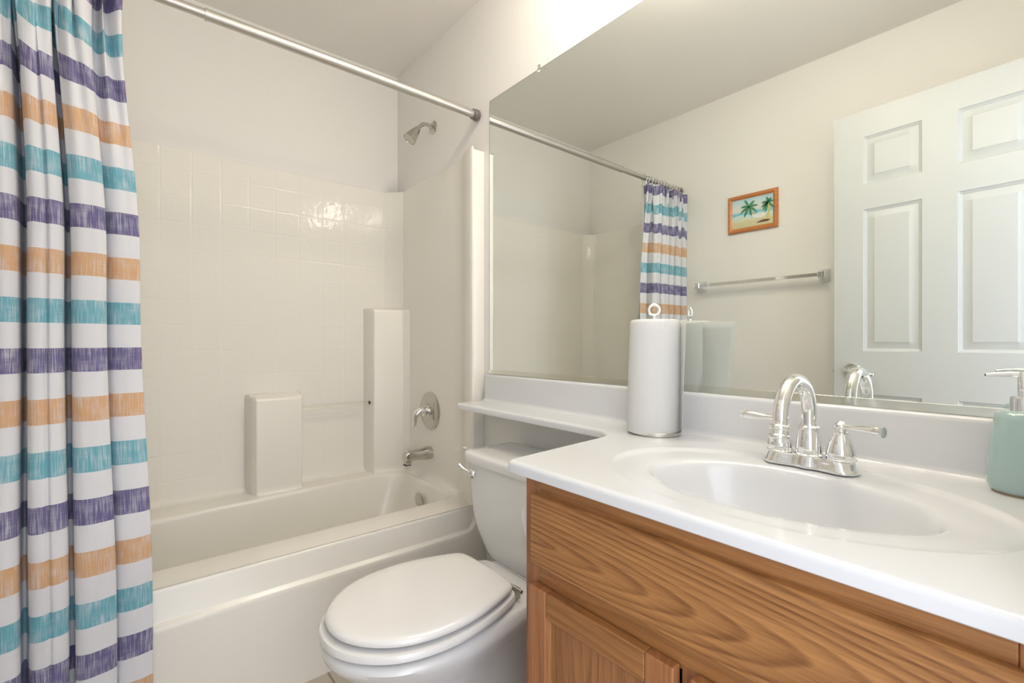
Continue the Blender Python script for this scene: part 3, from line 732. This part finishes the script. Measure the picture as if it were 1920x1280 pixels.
YFc = -0.530
for xa, xb in ((VX0, 1.6705), (1.976-0.019, 1.976+0.019), (2.274, VX1)):
    z1 = 0.7965 if xa != 1.957 else 0.605
    wood('frame_stile', xa, xb, YFc, -0.512, 0.10, z1, M['oak_v'], van)
wood('frame_rail', 1.6705, 2.274, YFc+0.0002, -0.512, 0.760, 0.7965, M['oak_h'], van)
wood('frame_rail', 1.6705, 2.274, YFc+0.0002, -0.512, 0.598, 0.650, M['oak_h'], van)
wood('frame_rail', 1.6705, 2.274, YFc+0.0002, -0.512, 0.10, 0.14, M['oak_h'], van)
# false drawer front with a bevelled edge
def bevel_front(name, x0, x1, z0, z1, mat, par, yb_=-0.5305, t=0.019, e=0.010):
    R = []
    for y, d in ((yb_, 0.0), (yb_-t*0.45, 0.0), (yb_-t*0.75, 0.003), (yb_-t, e)):
        R.append([Vector((x0+d, y, z0+d)), Vector((x1-d, y, z0+d)), Vector((x1-d, y, z1-d)), Vector((x0+d, y, z1-d))])
    return MB().rings(R).build(name, mat, par, angle=25)
bevel_front('false_drawer_front', 1.6600, 2.2850, 0.641, 0.770, M['oak_drawer'], van, e=0.007)
def cab_door(x0, x1, z0, z1):
    st = 0.046
    d = bpy.data.objects.new('cabinet_door', None); COL.objects.link(d); d.parent = van
    d.location = Vector(((x0+x1)/2, -0.531, z0)) - Vector(van.location); d.empty_display_size = 0.02
    yb_, yf_ = -0.531, -0.550
    def bar(nm, P, mat):  # mitre-free member with eased outer edge
        return P.build(nm, mat, d, bevel=0.003, segs=3)
    bar('door_stile', MB().box(x0, x0+st, yf_, yb_, z0, z1), M['oak_v'])
    bar('door_stile', MB().box(x1-st, x1, yf_, yb_, z0, z1), M['oak_v'])
    bar('door_rail', MB().box(x0+st, x1-st, yf_+0.0003, yb_, z1-st, z1), M['oak_h'])
    bar('door_rail', MB().box(x0+st, x1-st, yf_+0.0003, yb_, z0, z0+st), M['oak_h'])
    # chamfered inner lip and recessed panel
    R = []
    for y, dd in ((yf_+0.003, 0.0), (yf_+0.008, 0.006), (yf_+0.0105, 0.006)):
        R.append([Vector((x0+st+dd, y, z0+st+dd)), Vector((x1-st-dd, y, z0+st+dd)), Vector((x1-st-dd, y, z1-st-dd)), Vector((x0+st+dd, y, z1-st-dd))])
    MB().rings(R, True, False, True).build('door_panel', M['oak_panel'], d, angle=20)
cab_door(1.6600, 1.9560, 0.125, 0.607)
cab_door(1.9800, 2.2850, 0.125, 0.607)

# ------------------------------------------------------------------ countertop
CX, CY = 1.987, -0.305
ct = thing('vanity_countertop', (1.9, -0.28, 0.797), 'glossy white moulded countertop with oval sink and over-toilet shelf', 'countertop')
ZT_, ZB_ = 0.819, 0.797
out = roundpoly([(XR-0.002, -0.002, 0), (0.806, -0.002, 0), (0.806, -0.156, 0.012), (1.558, -0.159, 0.085), (1.588, -0.5465, 0.020), (XR-0.002, -0.5465, 0)], 12)
def area(P): return sum(P[i-1].x*P[i].y-P[i].x*P[i-1].y for i in range(len(P)))/2
if area(out) < 0: out = out[::-1]
# densify
def dens(P, h=0.02):
    o = []
    for i in range(len(P)):
        a = P[i]; b = P[(i+1) % len(P)]; k = max(1, int((b-a).length/h))
        o += [a+(b-a)*j/k for j in range(k)]
    return o
out = dens(out, 0.03)
n = len(out); V = []; F = []
lev = [(ZB_, 0.0015), (ZB_+0.0015, 0.0), (ZT_-0.008, 0.0), (ZT_-0.004, 0.0011), (ZT_-0.0015, 0.0037), (ZT_, 0.0080), (ZT_, 0.0110)]
for z, dd in lev:
    P = inset(out, dd) if dd else out
    V += [Vector((p.x, p.y, z)) for p in P]
for i in range(len(lev)-1):
    for j in range(n): F.append((i*n+j, i*n+(j+1) % n, (i+1)*n+(j+1) % n, (i+1)*n+j))
EA, EB = 0.292, 0.208; ne = 96
el = [(CX+EA*math.cos(2*PI*k/ne), CY+EB*math.sin(2*PI*k/ne)) for k in range(ne)]
bm = bmesh.new()
bv = [bm.verts.new(v) for v in V]
for f in F: bm.faces.new([bv[i] for i in f])
ev = [bm.verts.new((x, y, ZT_)) for x, y in el]
ee = [bm.edges.new((ev[i], ev[(i+1) % ne])) for i in range(ne)]
topring = bv[(len(lev)-1)*n:]
te = [bm.edges.get((topring[i], topring[(i+1) % n])) for i in range(n)]
bmesh.ops.triangle_fill(bm, use_beauty=True, use_dissolve=False, edges=ee+te)
# underside (hidden): same idea
botring = bv[:n]
ev2 = [bm.verts.new((x, y, ZB_)) for x, y in el]
ee2 = [bm.edges.new((ev2[i], ev2[(i+1) % ne])) for i in range(ne)]
be = [bm.edges.get((botring[i], botring[(i+1) % n])) for i in range(n)]
bmesh.ops.triangle_fill(bm, use_beauty=True, use_dissolve=False, edges=ee2+be)
bm.verts.index_update()
Vv = [v.co.copy() for v in bm.verts]; Ff = [[v.index for v in f.verts] for f in bm.faces]; bm.free()
add('counter_slab', Vv, Ff, M['marble'], ct, angle=35)
# dished deck and bowl
R = []
def er(a, b, dz, dy=0.0):
    R_ = []
    for k in range(ne):
        sn = math.sin(2*PI*k/ne); f_ = 0.25+0.75*sm(-1.0, 0.1, sn)
        d_ = dz*f_ if dz > -0.0081 else dz + 0.0070*(1-f_)*sm(-0.10, -0.008, dz)
        R_.append(Vector((CX+a*math.cos(2*PI*k/ne), CY+dy+b*sn, ZT_+d_)))
    return R_
seq = [(EA, EB, 0, 0), (EA-0.002, EB-0.002, 0, 0), (EA-0.005, EB-0.005, -0.0007, 0), (EA-0.009, EB-0.009, -0.0024, 0), (EA-0.014, EB-0.014, -0.0045, 0), (EA-0.020, EB-0.020, -0.0056, 0), (EA-0.028, EB-0.027, -0.0060, 0),
       (0.240, 0.168, -0.0070, -0.002), (0.222, 0.153, -0.0080, -0.004), (0.214, 0.147, -0.0092, -0.004), (0.209, 0.143, -0.012, -0.004), (0.204, 0.1395, -0.018, -0.004), (0.198, 0.135, -0.030, -0.004),
       (0.188, 0.127, -0.055, -0.004), (0.172, 0.115, -0.085, -0.004), (0.145, 0.097, -0.113, -0.002), (0.105, 0.072, -0.131, 0), (0.060, 0.045, -0.139, 0), (0.022, 0.022, -0.141, 0)]
R = [er(a, b, dz, dy) for a, b, dz, dy in seq]
MB().rings(R, True, False, True).build('sink_basin', M['marble'], ct, angle=70)
MB().lathe([(0, 0), (0.021, 0), (0.021, 0.002), (0.014, 0.0035), (0.012, 0.001), (0, 0.001)], (CX, CY, ZT_-0.1405), n=28).build('drain', M['chrome'], ct)
# backsplash with a coved foot
pr = [(-0.0015, ZT_-0.001), (-0.036, ZT_-0.001), (-0.0335, ZT_+0.0005), (-0.029, ZT_+0.003), (-0.0255, ZT_+0.0075), (-0.0240, ZT_+0.013), (-0.0235, 0.912), (-0.0225, 0.9165), (-0.0195, 0.9205), (-0.0155, 0.922), (-0.0015, 0.922)]
R = [[Vector((x, y, z)) for y, z in pr] for x in (0.806, 0.812, XR-0.004)]
for p in R[0]:
    p.z = min(p.z, 0.918); p.y = p.y*0.93
MB().rings(R).build('backsplash', M['marble'], ct, angle=40)

# ------------------------------------------------------------------ mirror
mir = thing('wall_mirror', (1.58, -0.003, 0.93), 'large frameless mirror on the wall behind the vanity', 'mirror')
MX0, MX1, MZ0, MZ1 = 0.8155, XR-0.006, 0.934, 1.997
g = MB(); g.put([(MX0, -0.004, MZ0), (MX1, -0.004, MZ0), (MX1, -0.004, MZ1), (MX0, -0.004, MZ1)], [(0, 1, 2, 3)])
gl = g.build('mirror_glass', M['mirror'], mir, smooth=False)
MB().box(MX0-0.0016, MX1+0.0005, -0.0038, -0.0005, MZ0, MZ1+0.0016).build('mirror_backing', M['edge'], mir, smooth=False)
chn = MB().box(MX0-0.001, MX1, -0.0075, -0.0005, 0.9225, 0.9388)
chn.build('bottom_channel', M['channel'], mir, bevel=0.0006)
MB().box(1.095, 1.107, -0.008, -0.0005, 1.990, 2.012).build('mirror_clip', M['acrylic'], mir, bevel=0.002)

# ------------------------------------------------------------------ faucet
FX, FY, FZ = 1.980, -0.125, 0.8145
fa = thing('faucet', (FX, FY, FZ), 'chrome two-handle centerset faucet with gooseneck spout on the sink deck', 'faucet')
def lobes(s, z, m=96):
    R = []
    for k in range(m):
        t = 2*PI*k/m; c, sn = math.cos(t), math.sin(t)
        # union of three circles along x
        best = 0
        for cx_, r_ in ((-0.051, 0.0285), (0.0, 0.0255), (0.051, 0.0285)):
            b_ = c*cx_; disc = b_*b_-(cx_*cx_-r_*r_)
            if disc >= 0: best = max(best, b_+math.sqrt(disc))
        if best <= 0: best = 0.0225/max(1e-3, abs(sn))
        else: best = max(best, min(0.0225/max(1e-3, abs(sn)), 0.051))
        R.append(Vector((FX+best*s*c, FY+best*s*sn, z)))
    # smooth
    for _ in range(2): R = [(R[i-1]+R[i]*2+R[(i+1) % m])/4 for i in range(m)]
    return R
MB().rings([lobes(1.0, FZ), lobes(1.01, FZ+0.003), lobes(0.985, FZ+0.006), lobes(0.955, FZ+0.008), lobes(0.93, FZ+0.016), lobes(0.90, FZ+0.0205), lobes(0.84, FZ+0.023), lobes(0.6, FZ+0.024)]).build('base_plate', M['chrome'], fa, angle=40)
bell = [(0.0, 0), (0.0245, 0), (0.0245, 0.0015), (0.0225, 0.003), (0.0235, 0.007), (0.0225, 0.016), (0.0185, 0.030), (0.0140, 0.040), (0.0115, 0.045), (0.0125, 0.0465), (0.0125, 0.049), (0.0085, 0.051), (0.0085, 0.054), (0, 0.054)]
for s in (-1, 1):
    c0 = Vector((FX+s*0.051, FY, FZ+0.0225))
    hb = MB().lathe(bell, c0, n=40).build('handle', M['chrome'], fa, angle=30)
    top_ = c0+Vector((0, 0, 0.056))
    cap = MB().lathe([(0, -0.003), (0.0085, -0.003), (0.0115, 0.0), (0.0125, 0.004), (0.011, 0.008), (0.006, 0.011), (0.004, 0.013), (0.0, 0.0145)], top_, n=28)
    dirv = Vector((-1, 0.03, 0.02)).normalized() if s < 0 else Vector((0.90, -0.42, 0.03)).normalized()
    pts = [top_+dirv*dd+Vector((0, 0, 0.004)) for dd in (0.004, 0.014, 0.024, 0.034, 0.046, 0.058, 0.066, 0.070, 0.0705, 0.075, 0.076)]
    cap.tube(pts, [0.0062, 0.0056, 0.0052, 0.0058, 0.0076, 0.0086, 0.0086, 0.0080, 0.0092, 0.0092, 0.006], 20)
    cap.build('lever', M['chrome'], hb, angle=35)
c0 = Vector((FX, FY, FZ+0.0225))
MB().lathe([(0, 0), (0.0245, 0), (0.0245, 0.0015), (0.0225, 0.003), (0.0228, 0.010), (0.0205, 0.030), (0.0180, 0.044), (0.0170, 0.048), (0.0185, 0.0495), (0.0185, 0.0525), (0.0155, 0.055), (0.0150, 0.0575), (0, 0.0575)], c0, n=40).build('spout_collar', M['chrome'], fa, angle=30)
r = 0.066; yc = FY-r; zc = 0.9165
pts = [Vector((FX, FY, FZ+0.075)), Vector((FX, FY, 0.905))]
for k in range(0, 25):
    a = PI*k/24*1.035
    pts.append(Vector((FX, yc+r*math.cos(a), zc+(r-0.003)*math.sin(a))))
pts.append(pts[-1]+Vector((0, -0.0035, -0.006)))
MB().tube(pts, [0.0128]*3+[0.0128-0.0008*k/24 for k in range(len(pts)-3)], 24).build('spout', M['chrome'], fa, angle=40)
e = pts[-1]; dd = (pts[-1]-pts[-3]).normalized(); q = Vector((0, 0, 1)).rotation_difference(Vector((0, -0.18, -1)).normalized()).to_matrix()
MB().lathe([(0.0, -0.004), (0.0145, -0.004), (0.0165, -0.002), (0.0170, 0.003), (0.0155, 0.005), (0.0155, 0.012), (0.0172, 0.014), (0.0172, 0.018), (0.0145, 0.020), (0.0135, 0.026), (0.011, 0.0265), (0, 0.025)], e, rot=q, n=32).build('aerator', M['chrome'], fa, angle=30)

# ------------------------------------------------------------------ paper towel roll on its holder
PX, PY = 1.619, -0.0885
ph_ = thing('paper_towel_holder', (PX, PY, ZT_), 'chrome upright paper towel holder with loop top on the counter', 'paper towel holder')
MB().lathe([(0, 0), (0.0575, 0), (0.059, 0.002), (0.059, 0.008), (0.0575, 0.010), (0.0, 0.010)], (PX+0.0065, PY-0.002, ZT_+0.0003), n=64).build('holder_base', M['nickel'], ph_, angle=30)
MB().tube([(PX, PY, ZT_+0.008), (PX, PY, ZT_+0.295)], 0.005, 14).build('holder_pole', M['chrome'], ph_)
lpz = ZT_+0.297+0.0125
dv = Vector((0.77, 0.64, 0)).normalized()
pts = [Vector((PX, PY, lpz)) + dv*(0.0125*math.sin(a)) + Vector((0, 0, -0.0135*math.cos(a))) for a in [2*PI*k/32 for k in range(33)]]
MB().tube(pts, 0.0042, 12, caps=False).build('holder_loop', M['chrome'], ph_)
rl = thing('paper_towel_roll', (PX, PY, ZT_+0.004), 'full white paper towel roll standing on the counter by the mirror', 'paper towel roll')
zb, zt = ZT_+0.0045, ZT_+0.285
R = []; m_ = 72
for z, rr, ox in ((zb+0.012, 0.020, 0.0), (zb+0.012, 0.0625, 0.0), (zb, 0.0632, -0.003), (zb+0.003, 0.0640, -0.003), (zb+0.05, 0.0640, -0.002), (zb+0.14, 0.0630, 0.0), (zt-0.03, 0.0605, 0.002), (zt-0.008, 0.0600, 0.002), (zt-0.002, 0.0575, 0.002), (zt, 0.052, 0.001), (zt, 0.021, 0.0), (zt-0.03, 0.020, 0.0)):
    ring = []
    for k in range(m_):
        t = 2*PI*k/m_; wob = 1+0.010*math.sin(2*t+z*6)+0.006*math.sin(3*t-z*11)
        ring.append(Vector((PX+ox+rr*wob*math.cos(t), PY+rr*wob*math.sin(t), z)))
    R.append(ring)
MB().rings(R, True, True, True).build('towel_roll', M['paper'], rl, angle=50)
# loose sheet peeling off towards the room
V = []; nz = 14
for j in range(nz+1):
    f = j/nz; z = zb+0.002+(zt-0.004-zb)*f
    rad = 0.0625-0.0015*f
    row = []
    for k in range(14):
        a = math.radians(37 - (37-32)*k/13)
        row.append(Vector((PX+(rad+0.0012)*math.cos(a), PY+(rad+0.0012)*math.sin(a), z)))
    tip = row[-1]; end = Vector((1.710+0.018*f, -0.113-0.010*f, z))
    for k in range(1, 9):
        u = k/8; p = tip.lerp(end, u); p += Vector((0.002, 0.0015, 0))*math.sin(PI*u)
        row.append(p)
    V += row
nn = 22
F = [(i*nn+j, i*nn+j+1, (i+1)*nn+j+1, (i+1)*nn+j) for i in range(nz) for j in range(nn-1)]
o = add('loose_sheet', V, F, M['paper'], rl, angle=180); o.data.materials[0] = M['sheet']; md = o.modifiers.new('t', 'SOLIDIFY'); md.thickness = 0.0006

# ------------------------------------------------------------------ soap dispenser
SX, SY = 2.252, -0.072
so = thing('soap_dispenser', (SX, SY, ZT_), 'pale aqua ceramic soap dispenser with chrome pump at the counter end', 'soap dispenser')
z0 = ZT_
MB().lathe([(0, 0.0), (0.034, 0.0), (0.034, 0.002), (0, 0.002)], (SX, SY, z0), n=48).build('bottle_foot', M['cork'], so)
MB().lathe([(0, 0.002), (0.034, 0.002), (0.0375, 0.005), (0.0405, 0.012), (0.0412, 0.022), (0.040, 0.045), (0.0355, 0.085), (0.0325, 0.112), (0.0305, 0.119), (0.0265, 0.1235), (0.018, 0.1255), (0, 0.126)], (SX, SY, z0), n=64).build('bottle', M['ceramic_blue'], so, angle=60)
MB().lathe([(0, 0.1255), (0.0148, 0.1255), (0.0148, 0.1455), (0.0140, 0.1468), (0.006, 0.147), (0.006, 0.155), (0.0045, 0.1555), (0.0045, 0.170), (0, 0.170)], (SX, SY, z0), n=36).build('pump_collar', M['chrome'], so, angle=30)
pp = MB().lathe([(0, 0.155), (0.0062, 0.155), (0.0068, 0.158), (0.0068, 0.181), (0.0055, 0.184), (0, 0.1845)], (SX, SY, z0), n=24)
pp.tube([(SX, SY, z0+0.180), (SX-0.015, SY-0.001, z0+0.1805), (SX-0.030, SY-0.002, z0+0.1795), (SX-0.0405, SY-0.003, z0+0.178)], [0.0048, 0.0042, 0.0034, 0.0026], 14)
pump = pp.build('pump_head', M['chrome'], so, angle=35)
MB().lathe([(0, -0.0008), (0.0019, -0.0008), (0.0019, 0.0006), (0, 0.0006)], (SX-0.041, SY-0.003, z0+0.178), ax='x', n=12).build('nozzle_opening', M['black'], pump)

# ------------------------------------------------------------------ toilet paper roll on the vanity side
th = thing('toilet_paper_holder', (VX0, -0.44, 0.66), 'small white toilet paper holder on the vanity side facing the toilet', 'toilet paper holder')
for y in (-0.500, -0.385):
    P = roundpoly([(VX0-0.0005, 0.655, 0.0), (VX0-0.0005, 0.735, 0), (VX0-0.030, 0.730, 0.014), (VX0-0.046, 0.700, 0.018), (VX0-0.030, 0.660, 0.014)], 5)
    MB().rings([[Vector((p.x, y-0.006, p.y)) for p in P], [Vector((p.x, y+0.006, p.y)) for p in P]]).build('bracket', M['seat'], th, bevel=0.002)
MB().tube([(VX0-0.026, -0.493, 0.697), (VX0-0.026, -0.392, 0.697)], 0.006, 14).build('roller', M['nickel'], th)
rr_ = MB().rings([[Vector((VX0-0.026+r_*math.cos(2*PI*k/40), y, 0.697+r_*math.sin(2*PI*k/40))) for k in range(40)] for y, r_ in ((-0.490, 0.016), (-0.490, 0.0235), (-0.395, 0.0235), (-0.395, 0.016), (-0.490, 0.016))], True, False, False)
tag(rr_.build('toilet_paper_roll', M['tp'], None, angle=30), 'nearly used up white toilet paper roll beside the oak vanity', 'toilet paper')

# ------------------------------------------------------------------ towel bar on the front wall
tb = thing('towel_bar', (1.2, YF, 1.372), 'chrome towel bar on the wall below the framed picture', 'towel bar')
TZ = 1.372; TY = YF+0.058
for x, s in ((0.880, 1), (1.508, -1)):
    R = []
    for y, a in ((YF+0.001, 0.029), (YF+0.006, 0.029), (YF+0.010, 0.026), (YF+0.022, 0.019), (YF+0.034, 0.0155), (YF+0.048, 0.0155), (YF+0.068, 0.0155), (YF+0.072, 0.012)):
        R.append([Vector((x+sx*a*0.85, y, TZ+sz*a)) for sx, sz in ((-1, -1), (1, -1), (1, 1), (-1, 1))])
    MB().rings(R).build('post', M['chrome'], tb, bevel=0.002)
MB().box(0.880, 1.508, TY-0.0085, TY+0.0085, TZ-0.0085, TZ+0.0085).build('bar', M['chrome'], tb, bevel=0.0015)

# ------------------------------------------------------------------ framed beach picture
pc = thing('framed_picture', (1.166, YF, 1.65), 'small beach picture with two palms in an orange wood frame', 'picture')
X0, X1, Z0, Z1 = 1.0352, 1.2965, 1.650, 1.854; B = 0.0235
yb_ = YF+0.0005
def frame_side(P0, P1, n0, n1):
    R = []
    for d, h in ((0, 0.001), (0.0, 0.012), (0.004, 0.016), (0.012, 0.017), (0.018, 0.013), (B, 0.010), (B, 0.001)):
        R.append((P0+n0*d+Vector((0, h, 0)), P1+n1*d+Vector((0, h, 0))))
    return [[a for a, b in R], [b for a, b in R]]
cs = [Vector((X0, yb_, Z0)), Vector((X1, yb_, Z0)), Vector((X1, yb_, Z1)), Vector((X0, yb_, Z1))]
nn_ = [Vector((1, 0, 1)), Vector((-1, 0, 1)), Vector((-1, 0, -1)), Vector((1, 0, -1))]
mb = MB()
for i in range(4):
    A_, B_ = frame_side(cs[i], cs[(i+1) % 4], nn_[i], nn_[(i+1) % 4]); mb.rings([A_, B_], True, True, True)
mb.build('picture_frame', M['oak_frame'], pc, angle=25)
ax0, ax1, az0, az1 = X0+B-0.001, X1-B+0.001, Z0+B-0.001, Z1-B+0.001
def painting_mat():
    m = simple('beach_painting', (0.8, 0.8, 0.8), 0.45); nt = m.node_tree; b = nt.nodes['Principled BSDF']; L = nt.links
    uv = N(nt, 'ShaderNodeUVMap'); sp_ = N(nt, 'ShaderNodeSeparateXYZ'); L.new(uv.outputs[0], sp_.inputs[0])
    nz = N(nt, 'ShaderNodeTexNoise'); nz.inputs['Scale'].default_value = 4; L.new(uv.outputs[0], nz.inputs['Vector'])
    ad = N(nt, 'ShaderNodeMath', operation='MULTIPLY_ADD'); ad.inputs[1].default_value = 0.22; L.new(nz.outputs['Fac'], ad.inputs[0])
    sb = N(nt, 'ShaderNodeMath', operation='SUBTRACT'); sb.inputs[1].default_value = 0.11; L.new(sp_.outputs['Y'], sb.inputs[0]); L.new(sb.outputs[0], ad.inputs[2])
    cr = N(nt, 'ShaderNodeValToRGB'); el_ = cr.color_ramp.elements
    st = [(0.0, (0.62, 0.58, 0.33)), (0.22, (0.66, 0.62, 0.38)), (0.27, (0.72, 0.71, 0.50)), (0.30, (0.60, 0.72, 0.66)), (0.42, (0.62, 0.76, 0.74)), (0.44, (0.22, 0.56, 0.66)), (0.53, (0.30, 0.60, 0.68)), (0.55, (0.72, 0.74, 0.70)), (0.70, (0.72, 0.72, 0.68)), (0.85, (0.55, 0.72, 0.74)), (1.0, (0.40, 0.62, 0.72))]
    el_[0].position, el_[0].color = st[0][0], (*st[0][1], 1); el_[1].position, el_[1].color = 1.0, (*st[-1][1], 1)
    for p, c in st[1:-1]: e_ = el_.new(p); e_.color = (*c, 1)
    L.new(ad.outputs[0], cr.inputs[0]); L.new(cr.outputs[0], b.inputs['Base Color'])
    return m
M['painting'] = painting_mat()
yp = YF+0.009
pa = add('painting', [(ax0, yp, az0), (ax1, yp, az0), (ax1, yp, az1), (ax0, yp, az1), (ax0, yp-0.003, az0), (ax1, yp-0.003, az0), (ax1, yp-0.003, az1), (ax0, yp-0.003, az1)],
    [(0, 1, 2, 3), (4, 5, 6, 7), (0, 1, 5, 4), (1, 2, 6, 5), (2, 3, 7, 6), (3, 0, 4, 7)], M['painting'], pc, smooth=False, uvs=[(0, 0), (1, 0), (1, 1), (0, 1)]*2)
def PP(a, b, h=0.001): return Vector((ax0+(ax1-ax0)*a, yp+h, az0+(az1-az0)*b))
def flatshape(mb, outline, h=0.0015):
    n_ = len(outline); v = [PP(a, b, 0.0002) for a, b in outline]+[PP(a, b, h) for a, b in outline]
    mb.put(v, [list(range(n_)), [n_+k for k in range(n_)]]+[(k, (k+1) % n_, n_+(k+1) % n_, n_+k) for k in range(n_)])
M['p_leaf'] = simple('leaf_paint', (0.07, 0.26, 0.14), 0.5); M['p_trunk'] = simple('trunk_paint', (0.68, 0.54, 0.14), 0.5)
M['p_white'] = simple('hammock_paint', (0.80, 0.80, 0.74), 0.5); M['p_dark'] = simple('shadow_paint', (0.13, 0.06, 0.04), 0.5)
lf = MB()
def leaf(c, ang, L_, W=0.06, asp=1.4):
    o_ = []
    for k in range(9):
        t = k/8; w_ = W*math.sin(PI*min(1, t*0.95+0.03))**0.7*(1 if t < 1 else 0)
        o_.append((t*L_, w_, -0.06*t*t))
    up_ = []; dn = []
    for l, w_, dr in o_:
        ca, sa = math.cos(ang), math.sin(ang)
        px, pz = l*ca - w_*sa, l*sa + w_*ca; up_.append((c[0]+px/asp, c[1]+pz+dr))
        px, pz = l*ca + w_*sa, l*sa - w_*ca; dn.append((c[0]+px/asp, c[1]+pz+dr))
    flatshape(lf, up_+dn[::-1][1:], 0.003)
for c, L_, angs in (((0.42, 0.70), 0.34, (10, 50, 115, 165, 205, 240, 290, 330)), ((0.88, 0.72), 0.26, (60, 100, 160, 200, 225, 250, 20, 320))):
    for a in angs: leaf(c, math.radians(a), L_*random.uniform(0.85, 1.1), 0.038)
lf.build('palm_leaves', M['p_leaf'], pa, smooth=False)
tk = MB(); flatshape(tk, [(0.445, 0.66), (0.475, 0.66), (0.53, 0.40), (0.485, 0.40)]); tk.build('palm_trunk', M['p_trunk'], pa, smooth=False)
tk = MB(); flatshape(tk, [(0.885, 0.68), (0.93, 0.68), (0.915, 0.45), (0.885, 0.20), (0.83, 0.20), (0.88, 0.45)])
tk.build('palm_trunk', M['p_trunk'], pa, smooth=False)
hm = MB(); flatshape(hm, [(0.47, 0.40), (0.60, 0.40), (0.74, 0.41), (0.86, 0.34), (0.78, 0.25), (0.65, 0.24), (0.55, 0.28)], 0.002); hm.build('hammock', M['p_white'], pa, smooth=False)
dk = MB(); flatshape(dk, [(0.60, 0.10), (0.68, 0.15), (0.78, 0.18), (0.93, 0.15), (0.88, 0.10), (0.74, 0.10)], 0.002); dk.build('sand_shadow', M['p_dark'], pa, smooth=False)

# ------------------------------------------------------------------ vanity light above the mirror (lights the room)
vl = thing('vanity_light', (1.93, 0.0, 2.13), 'chrome vanity light bar with four lit globes above the mirror', 'vanity light')
MB().box(1.63, 2.23, -0.035, -0.001, 2.075, 2.185).build('back_plate', M['chrome'], vl, bevel=0.005)
for x in (1.705, 1.855, 2.005, 2.155):
    sk = MB().lathe([(0, 0), (0.024, 0), (0.022, 0.03), (0, 0.03)], (x, -0.035, 2.13), ax='-y', n=24).build('socket', M['chrome'], vl)
    prof = [(0.0475*math.sin(a), -0.0475*math.cos(a)) for a in [PI*k/16 for k in range(17)]]
    prof[0] = (0.0005, -0.0475); prof[-1] = (0.0005, 0.0475)
    MB().lathe(prof, (x, -0.108, 2.13), n=28).build('globe', M['globe'], sk, angle=90)

# ------------------------------------------------------------------ unseen dome lamp added on the ceiling to even out the brightness
cl = thing('added_fill_dome', (1.46, -0.36, H), 'unseen round opal glass dome added on the ceiling as fill', 'fill light')
MB().lathe([(0, 0), (0.112, 0), (0.115, -0.012), (0.108, -0.02), (0, -0.02)], (1.46, -0.36, H-0.0005), n=48).build('fill_dome_pan', M['chrome'], cl, angle=30)
MB().lathe([(0.106, -0.019), (0.105, -0.04), (0.092, -0.065), (0.07, -0.083), (0.035, -0.092), (0.0005, -0.095)], (1.46, -0.36, H), n=48, cap0=False).build('fill_dome_glass', M['opal'], cl, angle=90)
